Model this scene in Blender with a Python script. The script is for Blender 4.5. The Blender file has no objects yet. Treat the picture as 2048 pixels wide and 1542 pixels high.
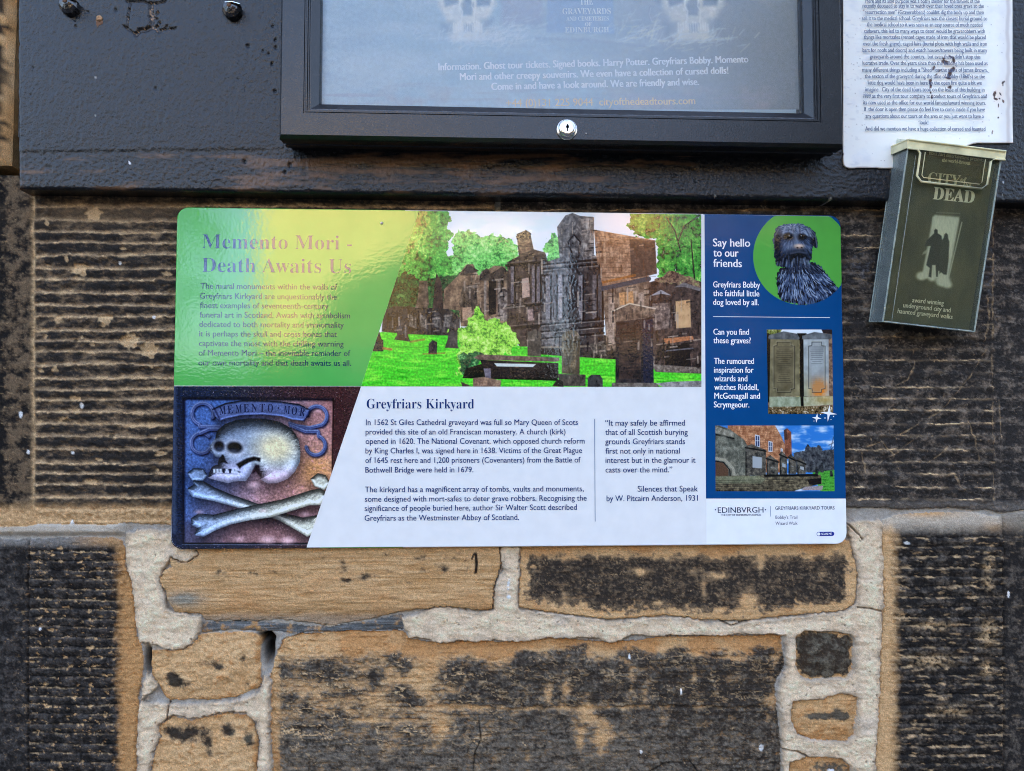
import bpy, math, random
import numpy as np

# ------------------------------------------------------------------ camera, sky, sun, exposure
S = bpy.context.scene
COL = S.collection
F = 1540.0                                   # focal length in pixels of the 2048 px wide frame
CAM = np.array([-0.0475170780, -0.929923940, 1.29888793])
ROT = np.array([[0.9988914994278858, -0.001977167067803489, -0.0470304495098232],
                [-0.047071765884744154, -0.04504871912207501, -0.9978751734370147],
                [-0.00014569557945460284, 0.9989828345451419, -0.04509185133648585]])
from mathutils import Matrix
cd = bpy.data.cameras.new('camera'); cam = bpy.data.objects.new('camera', cd); COL.objects.link(cam)
cd.sensor_fit = 'HORIZONTAL'; cd.sensor_width = 36.0; cd.lens = 36.0 * F / 2048.0
cd.clip_start = 0.02; cd.clip_end = 500
M4 = Matrix.Identity(4)
for i in range(3):
    for j in range(3): M4[i][j] = ROT[i, j]
    M4[i][3] = CAM[i]
cam.matrix_world = M4
S.camera = cam

SUN_EL, SUN_AZ = math.radians(27), math.radians(4)     # sun stands behind the wall and lights the houses opposite
W = bpy.data.worlds.new('World'); S.world = W; W.use_nodes = True
W.cycles.sampling_method = 'NONE'
nt = W.node_tree; bg = nt.nodes['Background']
sky = nt.nodes.new('ShaderNodeTexSky'); sky.sky_type = 'NISHITA'; sky.sun_disc = False
sky.sun_elevation = SUN_EL; sky.sun_rotation = SUN_AZ
sky.air_density = 0.75; sky.dust_density = 5.5; sky.ozone_density = 0.25
nt.links.new(sky.outputs[0], bg.inputs[0]); bg.inputs[1].default_value = 0.12
sl = bpy.data.lights.new('sun', 'SUN'); sl.energy = 4.6; sl.angle = math.radians(0.5); sl.color = (1.0, 0.9, 0.74)
so = bpy.data.objects.new('sun', sl); COL.objects.link(so)
from mathutils import Vector
sd_ = Vector((math.sin(SUN_AZ) * math.cos(SUN_EL), math.cos(SUN_AZ) * math.cos(SUN_EL), math.sin(SUN_EL)))
so.rotation_euler = sd_.to_track_quat('Z', 'Y').to_euler(); so.location = (0, 20, 15)
S.view_settings.view_transform = 'Standard'; S.view_settings.look = 'None'
S.cycles.filter_width = 1.0; S.cycles.use_denoising = True; S.cycles.use_adaptive_sampling = False; S.cycles.sample_clamp_indirect = 4
S.cycles.denoising_input_passes = 'RGB_ALBEDO_NORMAL'; S.cycles.denoising_prefilter = 'NONE'
S.view_settings.exposure = 3.85; S.view_settings.gamma = 1.0
S.cycles.max_bounces = 8; S.cycles.transparent_max_bounces = 16

# ------------------------------------------------------------------ helpers: geometry of the wall planes
def P(u, v, y):
    """point of the plane at distance -y in front of the wall that a traced photo point belongs to"""
    u = np.asarray(u, float); v = np.asarray(v, float)
    dc = np.stack([(u - 1024) / F, -(v - 771) / F, -np.ones_like(u + v)], -1)
    d = dc @ ROT.T
    t = (y - CAM[1]) / d[..., 1]
    return CAM + d * t[..., None]
def PPL(u, v, p0, n):
    """the same on a tilted plane through p0 with normal n"""
    u = np.asarray(u, float); v = np.asarray(v, float)
    d = np.stack([(u - 1024) / F, -(v - 771) / F, -np.ones_like(u + v)], -1) @ ROT.T
    t = ((p0 - CAM) @ n) / (d @ n)
    return CAM + d * t[..., None]
def PR(x, y, z):
    p = np.stack(np.broadcast_arrays(x, y, z), -1).astype(float) - CAM
    c = p @ ROT
    return 1024 + F * c[..., 0] / -c[..., 2], 771 - F * c[..., 1] / -c[..., 2]

_rg = np.random.RandomState(7)
_perm = np.concatenate([_rg.permutation(512)] * 3)
_ga = _rg.rand(512) * 2 * np.pi
_gx, _gy = np.cos(_ga), np.sin(_ga)
def pn(x, y, s=0):
    """gradient noise, about -1..1"""
    x = np.asarray(x, float) + s * 17.31; y = np.asarray(y, float) + s * 9.77
    xi = np.floor(x).astype(int); yi = np.floor(y).astype(int)
    xf = x - xi; yf = y - yi
    a = xf * xf * xf * (xf * (xf * 6 - 15) + 10); b = yf * yf * yf * (yf * (yf * 6 - 15) + 10)
    def g(dx, dy):
        h = _perm[(_perm[(xi + dx) & 511] + yi + dy) & 511]
        return _gx[h] * (xf - dx) + _gy[h] * (yf - dy)
    return 1.5 * ((g(0, 0) * (1 - a) + g(1, 0) * a) * (1 - b) + (g(0, 1) * (1 - a) + g(1, 1) * a) * b)
def fbm(x, y, o=4, s=0, g=0.55):
    r = 0; a = 1; n = 0
    for k in range(o):
        r = r + a * pn(x * 2 ** k, y * 2 ** k, s + k * 3); n += a; a *= g
    return r / n
def ss(a, b, x):
    t = np.clip((x - a) / (b - a), 0, 1); return t * t * (3 - 2 * t)
def sdp(U, V, pts):
    """signed distance to a polygon, positive inside"""
    pts = np.asarray(pts, float); n = len(pts)
    d = np.full(U.shape, 1e18); ins = np.zeros(U.shape, bool)
    for i in range(n):
        ax, ay = pts[i]; bx, by = pts[(i + 1) % n]
        ex, ey = bx - ax, by - ay; wx, wy = U - ax, V - ay
        t = np.clip((wx * ex + wy * ey) / (ex * ex + ey * ey + 1e-12), 0, 1)
        d = np.minimum(d, (wx - ex * t) ** 2 + (wy - ey * t) ** 2)
        if ay != by: ins ^= ((ay > V) != (by > V)) & (U < ex * (V - ay) / ey + ax)
    d = np.sqrt(d); return np.where(ins, d, -d)
def sdl(U, V, pts):
    d = np.full(U.shape, 1e18)
    for (ax, ay), (bx, by) in zip(pts[:-1], pts[1:]):
        ex, ey = bx - ax, by - ay; wx, wy = U - ax, V - ay
        t = np.clip((wx * ex + wy * ey) / (ex * ex + ey * ey + 1e-12), 0, 1)
        d = np.minimum(d, (wx - ex * t) ** 2 + (wy - ey * t) ** 2)
    return np.sqrt(d)
def lin(c):
    c = np.asarray(c, float) / 255.0
    return np.where(c <= 0.04045, c / 12.92, ((c + 0.055) / 1.055) ** 2.4)
KW = np.array([1.10, 1.04, 0.90])            # shade light is a little blue: printed colour -> surface colour
def alb(c): return np.clip(lin(c) * KW, 0.003, 0.88)
def L3(*c): return np.array(c, float)
def mixc(a, b, t):
    t = np.asarray(t)[..., None]; return np.asarray(a) * (1 - t) + np.asarray(b) * t

# ------------------------------------------------------------------ helpers: objects
def link(name, me, mats=None, parent=None):
    o = bpy.data.objects.new(name, me); COL.objects.link(o)
    for m in (mats if isinstance(mats, (list, tuple)) else [mats] if mats else []): me.materials.append(m)
    if parent: o.parent = parent
    return o
def thing(name, label, cat, loc=(0, 0, 0), group=None):
    o = bpy.data.objects.new(name, None); COL.objects.link(o); o.empty_display_size = 0.05; o.location = loc
    o['label'] = label; o['category'] = cat
    if group: o['group'] = group
    return o
def tag(o, label=None, cat=None, group=None, kind=None):
    if label: o['label'] = label
    if cat: o['category'] = cat
    if group: o['group'] = group
    if kind: o['kind'] = kind
    return o
def raw_mesh(name, co, faces_idx, faces_len, smooth=None, col=None):
    me = bpy.data.meshes.new(name)
    me.vertices.add(len(co)); me.vertices.foreach_set('co', np.ascontiguousarray(co, np.float32).ravel())
    me.loops.add(len(faces_idx)); me.loops.foreach_set('vertex_index', np.ascontiguousarray(faces_idx, np.int32))
    me.polygons.add(len(faces_len))
    st = np.concatenate([[0], np.cumsum(faces_len)[:-1]]).astype(np.int32)
    me.polygons.foreach_set('loop_start', st)
    if smooth is not None: me.polygons.foreach_set('use_smooth', np.ascontiguousarray(smooth, bool))
    if col is not None:
        at = me.color_attributes.new('Col', 'FLOAT_COLOR', 'POINT')
        c4 = np.ones((len(co), 4), np.float32); c4[:, :3] = col
        at.data.foreach_set('color', c4.ravel())
    me.update(calc_edges=True); me.validate()
    return me
def sheet(name, pos, mask=None, col=None, back=None, smooth=True):
    """grid of positions (ny,nx,3), row 0 on top; mask of cells; back = y of the rear edge for side walls"""
    ny, nx = pos.shape[:2]
    if mask is None: mask = np.ones((ny - 1, nx - 1), bool)
    idx = np.arange(ny * nx).reshape(ny, nx)
    q = np.stack([idx[:-1, :-1], idx[1:, :-1], idx[1:, 1:], idx[:-1, 1:]], -1)[mask]
    parts = [q]; edges = []
    if back is not None:
        mp = np.pad(mask, 1)
        c = mp[1:-1, 1:-1]
        for nb, a, b in ((mp[:-2, 1:-1], idx[:-1, 1:], idx[:-1, :-1]), (mp[2:, 1:-1], idx[1:, :-1], idx[1:, 1:]),
                         (mp[1:-1, :-2], idx[:-1, :-1], idx[1:, :-1]), (mp[1:-1, 2:], idx[1:, 1:], idx[:-1, 1:])):
            e = c & ~nb; edges.append(np.stack([a[e], b[e]], -1))
        edges = np.concatenate(edges)
    used = np.zeros(ny * nx, bool); used[q.ravel()] = True
    new = -np.ones(ny * nx, int); new[used] = np.arange(used.sum())
    co = pos.reshape(-1, 3)[used]; cc = None if col is None else col.reshape(-1, 3)[used]
    f = [new[q]]; sm = [np.full(len(q), smooth)]
    if back is not None and len(edges):
        ue, inv = np.unique(edges.ravel(), return_inverse=True); inv = inv.reshape(-1, 2)
        n0 = len(co); pe = pos.reshape(-1, 3)[ue]; pb = pe.copy(); pb[:, 1] = back
        co = np.concatenate([co, pe, pb]); ne = len(ue)
        if cc is not None:
            ce = col.reshape(-1, 3)[ue]; cc = np.concatenate([cc, ce, ce])
        a, b = inv[:, 0], inv[:, 1]
        f.append(np.stack([n0 + b, n0 + a, n0 + ne + a, n0 + ne + b], -1)); sm.append(np.zeros(len(a), bool))
    f = np.concatenate(f); sm = np.concatenate(sm)
    return raw_mesh(name, co, f.ravel(), np.full(len(f), 4, np.int32), sm, cc)
class MB:
    def __init__(s): s.v = []; s.f = []; s.m = []; s.s = []
    def add(s, vs, fs, mi=0, smooth=False):
        o = len(s.v); s.v += [tuple(map(float, p)) for p in vs]
        for f in fs: s.f.append([o + i for i in f]); s.m.append(mi); s.s.append(smooth)
    def box(s, a, b, mi=0):
        (x0, y0, z0), (x1, y1, z1) = a, b
        s.add([(x0, y0, z0), (x1, y0, z0), (x1, y1, z0), (x0, y1, z0), (x0, y0, z1), (x1, y0, z1), (x1, y1, z1), (x0, y1, z1)],
              [(0, 3, 2, 1), (4, 5, 6, 7), (0, 1, 5, 4), (1, 2, 6, 5), (2, 3, 7, 6), (3, 0, 4, 7)], mi)
    def prism(s, poly, y0, y1, mi=0):
        """poly of (x,z), counter-clockwise seen from the front; y0 front, y1 back"""
        n = len(poly)
        vs = [(x, y0, z) for x, z in poly] + [(x, y1, z) for x, z in poly]
        s.add(vs, [list(range(n)), list(range(2 * n - 1, n - 1, -1))] + [(i, i + n, (i + 1) % n + n, (i + 1) % n) for i in range(n)], mi)
    def loft(s, loops, mi=0, smooth=True, cap0=True, cap1=True):
        n = len(loops[0]); vs = [p for l in loops for p in l]; fs = []
        for k in range(len(loops) - 1):
            for i in range(n):
                j = (i + 1) % n; fs.append((k * n + i, k * n + j, (k + 1) * n + j, (k + 1) * n + i))
        s.add(vs, fs, mi, smooth)
        if cap0: s.add(loops[0], [list(range(n - 1, -1, -1))], mi)
        if cap1: s.add(loops[-1], [list(range(n))], mi)
    def tube(s, pts, r, n=8, mi=0, smooth=True):
        loops = []
        pts = [np.asarray(p, float) for p in pts]
        for i, p in enumerate(pts):
            t = pts[min(i + 1, len(pts) - 1)] - pts[max(i - 1, 0)]; t = t / (np.linalg.norm(t) + 1e-12)
            a = np.cross(t, (0, 0, 1)) if abs(t[2]) < 0.9 else np.cross(t, (1, 0, 0)); a = a / np.linalg.norm(a); b = np.cross(t, a)
            rr = r[i] if hasattr(r, '__len__') else r
            loops.append([p + rr * (a * math.cos(2 * math.pi * k / n) + b * math.sin(2 * math.pi * k / n)) for k in range(n)])
        s.loft(loops, mi, smooth)
    def lathe(s, prof, c, n=28, mi=0, smooth=True):
        """prof: (radius, y); axis along y through c=(x,z)"""
        loops = [[(c[0] + r * math.cos(2 * math.pi * k / n), y, c[1] + r * math.sin(2 * math.pi * k / n)) for k in range(n)] for r, y in prof]
        s.loft(loops, mi, smooth)
    def build(s, name, mats=None, parent=None, fix=True):
        me = bpy.data.meshes.new(name); me.from_pydata(s.v, [], s.f)
        me.polygons.foreach_set('material_index', s.m); me.polygons.foreach_set('use_smooth', s.s)
        if fix:
            import bmesh
            bm = bmesh.new(); bm.from_mesh(me); bmesh.ops.recalc_face_normals(bm, faces=bm.faces); bm.to_mesh(me); bm.free()
        me.update()
        return link(name, me, mats, parent)

# ------------------------------------------------------------------ helpers: materials
def mat(name):
    m = bpy.data.materials.new(name); m.use_nodes = True
    return m, m.node_tree, m.node_tree.nodes['Principled BSDF']
def N(nt, t, **kw):
    n = nt.nodes.new(t)
    for k, v in kw.items(): setattr(n, k, v)
    return n
def bump(nt, bs, scale, dist, strength=1.0, detail=4, stretch=None, sock='Normal', rough=0.6):
    tc = N(nt, 'ShaderNodeTexCoord'); mp = N(nt, 'ShaderNodeMapping'); no = N(nt, 'ShaderNodeTexNoise'); bu = N(nt, 'ShaderNodeBump')
    if stretch: mp.inputs['Scale'].default_value = stretch
    no.inputs['Scale'].default_value = scale; no.inputs['Detail'].default_value = detail; no.inputs['Roughness'].default_value = rough
    bu.inputs['Distance'].default_value = dist; bu.inputs['Strength'].default_value = strength
    nt.links.new(tc.outputs['Object'], mp.inputs[0]); nt.links.new(mp.outputs[0], no.inputs['Vector'])
    nt.links.new(no.outputs[0], bu.inputs['Height']); nt.links.new(bu.outputs[0], bs.inputs[sock])
    return bu
def mottled(nt, bs, source, scale, lo, hi, detail=5):
    """source colour times fine noise"""
    tc = N(nt, 'ShaderNodeTexCoord'); no = N(nt, 'ShaderNodeTexNoise'); mr = N(nt, 'ShaderNodeMapRange'); mx = N(nt, 'ShaderNodeMix', data_type='RGBA', blend_type='MULTIPLY')
    no.inputs['Scale'].default_value = scale; no.inputs['Detail'].default_value = detail
    mr.inputs['From Min'].default_value = 0.3; mr.inputs['From Max'].default_value = 0.7
    mr.inputs['To Min'].default_value = lo; mr.inputs['To Max'].default_value = hi
    mx.inputs[0].default_value = 1
    nt.links.new(tc.outputs['Object'], no.inputs['Vector']); nt.links.new(no.outputs[0], mr.inputs[0])
    if hasattr(source, 'is_output'): nt.links.new(source, mx.inputs[6])
    else: mx.inputs[6].default_value = (*source, 1)
    nt.links.new(mr.outputs[0], mx.inputs[7]); nt.links.new(mx.outputs[2], bs.inputs['Base Color'])
def attr_mat(name, rough, scale, lo, hi, bscale, bdist, spec=0.3):
    m, t, b = mat(name)
    a = N(t, 'ShaderNodeAttribute', attribute_name='Col')
    mottled(t, b, a.outputs['Color'], scale, lo, hi)
    b.inputs['Roughness'].default_value = rough; b.inputs['Specular IOR Level'].default_value = spec
    bump(t, b, bscale, bdist)
    return m
M_STONE = attr_mat('sandstone', 1.0, 800, 0.74, 1.26, 700, 0.0012, 0.06)
M_MORTAR = attr_mat('lime_mortar', 1.0, 900, 0.78, 1.22, 800, 0.0007, 0.06)
def vinyl(name, color=None, peel=1.0, ior=1.66):
    m, t, b = mat(name)
    if color is None:
        a = N(t, 'ShaderNodeAttribute', attribute_name='Col'); t.links.new(a.outputs['Color'], b.inputs['Base Color'])
    else: mottled(t, b, tuple(color), 60, 0.97, 1.03)
    b.inputs['Roughness'].default_value = 0.6; b.inputs['Specular IOR Level'].default_value = 0.0
    b.inputs['Coat Weight'].default_value = 1.0; b.inputs['Coat IOR'].default_value = ior; b.inputs['Coat Roughness'].default_value = 0.04
    bump(t, b, 330, 0.00006 * peel, 1.0, 2, sock='Coat Normal', rough=0.4)
    return m
def plain(name, color, rough=0.6, lo=0.85, hi=1.15, scale=200, bdist=0.0, bscale=300, metal=0.0, spec=0.5, stretch=None):
    m, t, b = mat(name); mottled(t, b, tuple(color), scale, lo, hi)
    b.inputs['Roughness'].default_value = rough; b.inputs['Metallic'].default_value = metal; b.inputs['Specular IOR Level'].default_value = spec
    if bdist: bump(t, b, bscale, bdist, stretch=stretch)
    return m

# ------------------------------------------------------------------ stone wall, traced stone by stone
SP = 0.00105
xs = np.arange(-0.765, 0.735, SP); zs = np.arange(1.640, 0.815, -SP)
X, Z = np.meshgrid(xs, zs)
U, V = PR(X, 0.0, Z)
ny, nx = X.shape

stones = [   # traced outlines (pixels of the photograph on the wall plane), kind of dressing
 ('ridged', [(-900, 352), (990, 352), (990, 1046), (345, 1049), (250, 1046), (180, 1050), (90, 1048), (30, 1053), (-900, 1056)]),
 ('scored', [(1000, 352), (2900, 352), (2900, 1014), (2048, 1019), (1992, 1026), (1976, 1020), (1900, 1015), (1840, 1018), (1690, 1014), (1000, 1020)]),
 ('tooled', [(-900, 1080), (60, 1078), (150, 1074), (225, 1074), (246, 1082), (252, 1104), (250, 1120), (262, 1160), (270, 1210), (272, 1262), (284, 1292), (286, 1330), (277, 1400), (275, 1470), (272, 1700), (-900, 1700)]),
 ('tan', [(330, 1085), (1006, 1082), (1002, 1130), (990, 1165), (984, 1218), (950, 1220), (900, 1212), (800, 1222), (740, 1238), (660, 1250), (560, 1240), (410, 1240), (402, 1228), (352, 1222), (338, 1200), (333, 1178), (320, 1160), (322, 1142), (345, 1132)]),
 ('sooty', [(1040, 1082), (1713, 1078), (1714, 1140), (1708, 1206), (1680, 1222), (1600, 1228), (1480, 1240), (1400, 1238), (1330, 1230), (1220, 1238), (1120, 1226), (1075, 1220), (1036, 1214)]),
 ('spotted', [(304, 1300), (345, 1300), (402, 1268), (470, 1262), (512, 1265), (523, 1278), (520, 1320), (524, 1362), (516, 1376), (470, 1394), (420, 1398), (340, 1400), (326, 1386), (318, 1366), (306, 1360)]),
 ('spotted', [(316, 1446), (345, 1432), (384, 1440), (420, 1432), (456, 1424), (492, 1428), (508, 1444), (518, 1480), (514, 1542), (512, 1700), (303, 1700), (302, 1542), (310, 1500), (318, 1472)]),
 ('big', [(566, 1278), (600, 1268), (700, 1262), (806, 1262), (822, 1278), (880, 1287), (930, 1280), (1000, 1284), (1100, 1276), (1180, 1280), (1225, 1286), (1330, 1274), (1562, 1270), (1570, 1330), (1550, 1372), (1556, 1420), (1562, 1500), (1566, 1700), (545, 1700), (542, 1540), (538, 1440), (536, 1370), (548, 1320)]),
 ('peb', [(1592, 1272), (1606, 1262), (1660, 1264), (1698, 1268), (1706, 1280), (1703, 1340), (1690, 1354), (1620, 1358), (1600, 1350), (1590, 1330)]),
 ('pebtan', [(1584, 1402), (1640, 1398), (1680, 1386), (1714, 1394), (1710, 1430), (1706, 1468), (1690, 1482), (1620, 1478), (1592, 1466), (1582, 1440)]),
 ('pebtan', [(1580, 1524), (1610, 1512), (1680, 1516), (1698, 1530), (1704, 1700), (1560, 1700)]),
 ('rough', [(1764, 1040), (1790, 1030), (1850, 1024), (1940, 1024), (1990, 1032), (2048, 1026), (2900, 1022), (2900, 1700), (1744, 1700), (1750, 1500), (1758, 1350), (1764, 1200), (1762, 1100)]),
 ('slate', [(404, 1244), (480, 1242), (560, 1246), (660, 1254), (745, 1240), (806, 1228), (808, 1258), (760, 1262), (640, 1263), (600, 1266), (520, 1262), (470, 1260), (404, 1264)]),
]
patches = [
 [(252, 1064), (300, 1056), (350, 1058), (392, 1094), (400, 1108), (376, 1126), (356, 1120), (346, 1116), (344, 1126), (330, 1142), (322, 1160), (330, 1180), (338, 1200), (336, 1216), (352, 1224), (404, 1228), (406, 1240), (400, 1266), (386, 1290), (352, 1302), (334, 1298), (300, 1286), (278, 1286), (272, 1240), (266, 1170), (254, 1140), (252, 1100)],
 [(805, 1234), (870, 1212), (900, 1212), (960, 1220), (986, 1216), (988, 1170), (1002, 1138), (998, 1090), (1042, 1088), (1038, 1214), (1080, 1222), (1130, 1228), (1224, 1240), (1336, 1230), (1420, 1242), (1490, 1240), (1600, 1228), (1690, 1220), (1709, 1205), (1712, 1150), (1700, 1100), (1690, 1044), (1762, 1036), (1764, 1090), (1768, 1200), (1758, 1350), (1752, 1500), (1745, 1720), (1564, 1720), (1562, 1500), (1556, 1420), (1552, 1380), (1570, 1330), (1566, 1268), (1500, 1270), (1330, 1273), (1262, 1272), (1225, 1286), (1180, 1278), (1100, 1276), (1062, 1284), (1000, 1282), (930, 1283), (880, 1286), (816, 1276)],
 [(290, 1400), (340, 1404), (420, 1404), (480, 1396), (520, 1380), (530, 1350), (545, 1362), (540, 1440), (546, 1540), (548, 1720), (512, 1720), (514, 1540), (520, 1480), (510, 1444), (494, 1426), (456, 1422), (420, 1430), (384, 1438), (345, 1430), (318, 1448), (322, 1472), (312, 1500), (304, 1542), (304, 1720), (272, 1720), (275, 1470), (280, 1400), (292, 1345), (308, 1350), (320, 1372)],
]
SID = -np.ones((ny, nx), int); H = np.zeros((ny, nx)); C = np.zeros((ny, nx, 3))
hidden = (U > 410) & (U < 1630) & (V > 470) & (V < 1040)
jag = 3.2 * fbm(U / 46, V / 46, 3, 1) + 1.6 * pn(U / 9, V / 9, 5)
psd = np.full((ny, nx), -1e9)
for pp in patches:
    a = np.asarray(pp); bb = (U > a[:, 0].min() - 30) & (U < a[:, 0].max() + 30) & (V > a[:, 1].min() - 30) & (V < a[:, 1].max() + 30)
    d = sdp(U[bb], V[bb], pp); psd[bb] = np.maximum(psd[bb], d)
pedge = psd + 1.5 * jag + 1.8 * fbm(U / 15, V / 15, 3, 19)
ssd = np.full((ny, nx), -1e9)
for k, (sty, pp) in enumerate(stones):
    a = np.asarray(pp); bb = (U > a[:, 0].min() - 12) & (U < a[:, 0].max() + 12) & (V > a[:, 1].min() - 12) & (V < a[:, 1].max() + 12)
    d = sdp(U[bb], V[bb], pp) + jag[bb]
    own = d > ssd[bb]
    t = ssd[bb]; t[own] = d[own]; ssd[bb] = t
    t = SID[bb]; t[own & (d > 0)] = k; SID[bb] = t
keepk = np.isin(SID, [8, 9, 10]); SID[(pedge > 0) & ~keepk] = -1; pedge[keepk] = -9; pedge = np.where(np.isin(SID, [-1]), np.minimum(pedge, np.where((U > 1575) & (U < 1722) & (V > 1255), np.maximum(-ssd, 0) + .5, 1e9)), pedge)

TAN = L3(.51, .278, .110); PALE = L3(.70, .46, .235); ORANGE = L3(.47, .235, .088); SOOT = L3(.0140, .0122, .0108); BROWN = L3(.13, .088, .052); SLATE = L3(.125, .125, .118)
GREY = L3(.105, .095, .082)
grain = fbm(U / 5, V / 5, 3, 40)              # pixel sized grit
speck = pn(U / 3.7 + 1.5 * pn(U / 23, V / 19, 91), V / 5.1 + 1.5 * pn(U / 17, V / 27, 92), 90) * ss(-.35, .45, fbm(U / 48, V / 34, 3, 93))
def flk(u, v, sx, sy, seed, w=.035):
    n = fbm(u / sx, v / sy, 4, seed); return (1 - ss(w * .4, w, np.abs(n))) * ss(-.1, .35, fbm(u / (sx * 1.3), v / (sy * 1.6), 3, seed + 4))
def crust(u, v, cover, seed, sx=34, sy=30, k=1.6, edge=.13):
    wu = u + 9 * fbm(u / 38, v / 38, 3, seed + 21); wv = v + 7 * fbm(u / 38, v / 38, 3, seed + 27)
    val = .95 * fbm(wu / sx, wv / sy, 6, seed, .66) + (cover - .5) * k
    return ss(-edge * .5, edge, val), val
def blobs(u, v, lst):
    r = np.zeros_like(u)
    for cx, cy, rx, ry, w in lst:
        r = r + w * np.exp(-(((u - cx) / rx) ** 2 + ((v - cy) / ry) ** 2))
    return r
def tooling(u, v, sp, v0, seed, wob=4.0, tilt=0.0):
    ph = (v - v0 + wob * .7 * fbm(u / 150, v / 70, 2, seed) + 5 * pn(u / 900, v / 46, seed + 5) + 1.1 * pn(u / 30, v / 22, seed + 3) + 1.5 * pn(u / 12, v / 10, seed + 7) + .8 * pn(u / 5, v / 6, seed + 9) + tilt * u) / sp
    row = np.floor(ph); return ph - row, row
rnd = np.random.RandomState(3)
SCR = [[(1700, 905), (1800, 868), (1880, 820), (1938, 752), (1978, 680), (1990, 640)], [(1690, 702), (1740, 690), (1800, 664)], [(1744, 932), (1790, 905), (1834, 872)],
       [(1758, 880), (1780, 905), (1794, 938)], [(1932, 842), (1946, 880), (1956, 922)], [(1690, 514), (1740, 498), (1800, 470)], [(1905, 950), (1920, 975), (1940, 988)],
       [(1840, 932), (1868, 915), (1892, 894)], [(1720, 905), (1728, 945)], [(1690, 555), (1730, 562), (1775, 575)], [(1960, 700), (1975, 640), (1972, 590)], [(1788, 772), (1812, 760), (1826, 735), (1824, 700)],
       [(1984, 420), (1980, 700), (1984, 1000)], [(1995, 800), (2000, 880)]]
EDG = {}
for k, (sty, pp) in enumerate(stones):
    mk = SID == k
    if not mk.any(): continue
    u, v, d = U[mk], V[mk], ssd[mk]; gr = grain[mk]; sk = speck[mk]
    big = fbm(u / 90, v / 70, 4, k * 11 + 2); med = fbm(u / 24, v / 20, 4, k * 7 + 30); fin = fbm(u / 9, v / 7, 3, k * 5 + 60)
    e = np.clip(d / 9, 0, 1); rnde = -(1 - np.sqrt(1 - (1 - e) ** 2)) * (0.0019 + .0014 * np.clip(big, -1, 1))
    h = 0.004 + 0.0016 * big + 0.0009 * med + 0.00045 * fin + rnde + 0.0002 * gr
    lay = .6 * fbm(u / 140, v / 3.4, 3, k + 70) + .5 * fbm(u / 90, v / 1.7, 2, k + 75) + .3 * fbm(u / 200, v / 9, 2, k + 78)                      # sedimentary layering
    if sty == 'ridged':
        f, row = tooling(u, v, 24.2, 414, 12, 6.0)
        field = ss(68, 78, u)
        prof = ss(0, .13, f) * (1 - ss(.30, 1.0, f) ** 1.0)
        rr = pn(row * 3.7, u / 110, 9)
        h = h + field * (0.0018 * prof * (.55 + .5 * ss(-.4, .4, med + big) + .45 * rr) - 0.0010) + field * 0.0012 * med + field * .0006 * fin
        line = (1 - ss(.05, .17, np.abs(f - .07 + .07 * pn(u / 14, v / 9, 4)))) * ss(-.45, .35, fbm(u / 46, row * 2.3, 4, 8) + .12)
        leak = ss(.0, .8, fbm(u / 30, v / 12, 5, 15) + .42 * ss(.55, 1, f) - .12)
        band = ss(.07, .17, f + .05 * pn(u / 14, v / 9, 4)) * (1 - ss(.66, 1.0, f))
        cov = .33 + .50 * band + .32 * big + .22 * med + .3 * np.clip(blobs(u, v, [(200, 580, 40, 40, .8), (110, 700, 20, 40, .6), (110, 500, 26, 30, .6), (300, 590, 40, 30, .5), (250, 930, 90, 60, .5), (140, 900, 60, 60, .4)]), 0, 1)
        so, val = crust(u, v, cov, 61, 24, 9, 1.5, .34)
        c = mixc(PALE * .80, BROWN * 1.75, ss(-.70, -.08, val + .35 * fin + .2 * gr)); c = mixc(c, mixc(BROWN * 1.15, SOOT * 1.9, ss(.0, .7, val + .4 * gr + .3 * fin)), so)
        c = mixc(c, PALE * .95, line * (.18 + .62 * ss(-.1, .5, fin + .5 * med))); c = mixc(cw0, c, field) if False else c
        # drafted margin on the left, darker, with fine strokes
        f2, _ = tooling(u, v, 15, 410, 23, 5)
        mline = np.exp(-((u - 70 + 2.5 * pn(v / 40, 0 * v, 3)) / 4.0) ** 2)
        cm = mixc(SOOT * 1.1, BROWN * 1.1, ss(.0, .6, med + .3 * gr + .35 * (1 - ss(40, 66, np.abs(u - 66)))))
        cm = mixc(cm, PALE * .55, (1 - ss(.1, .3, f2)) * ss(.1, .5, fin) * .5)
        c = mixc(cm, c, field); c = mixc(c, PALE * .85, mline * (.45 + .4 * ss(-.3, .3, fin)))
        h = h - .0016 * mline
        bt = ss(1000, 1022, v + 9 * med) ; c = mixc(c, mixc(TAN, PALE, .5 + .5 * fin), bt * (.78 + .25 * fin) * ss(-40, 60, u + 60)); h = h - .002 * bt
        top = blobs(u, v, [(180, 430, 120, 20, .5), (330, 420, 60, 20, .4)]); c = mixc(c, BROWN * 1.2, np.clip(top, 0, .7))
        for _ in range(34):
            cx, cy, rx, ry = rnd.uniform(80, 345), rnd.uniform(415, 1000), rnd.uniform(3, 12), rnd.uniform(2, 6); ch = ss(1.3, .7, np.hypot((u - cx) / rx, (v - cy) / ry) + .5 * pn(u / 6, v / 6, int(cx))); c = mixc(c, PALE * .8 if _ % 3 else SOOT * 1.5, ch * .8); h = h - .0009 * ch
        for (cx, cy, r_) in ((162, 540, 13), (214, 640, 11), (262, 682, 15), (120, 640, 7), (190, 430, 13), (300, 700, 14)):
            ch = ss(2.5, -2.5, np.hypot((u - cx) / 1.2, v - cy) - r_ * (1 + .45 * pn(u / 8, v / 8, cx)))
            c = mixc(c, PALE * .92, ch * .75); h = h - .0018 * ch
    elif sty == 'scored':
        f, row = tooling(u, v, 25.0, 420, 31, 5.0)
        field = 1 - ss(1980, 1990, u)
        prof = ss(0, .12, f) * (1 - ss(.25, 1.0, f))
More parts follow.
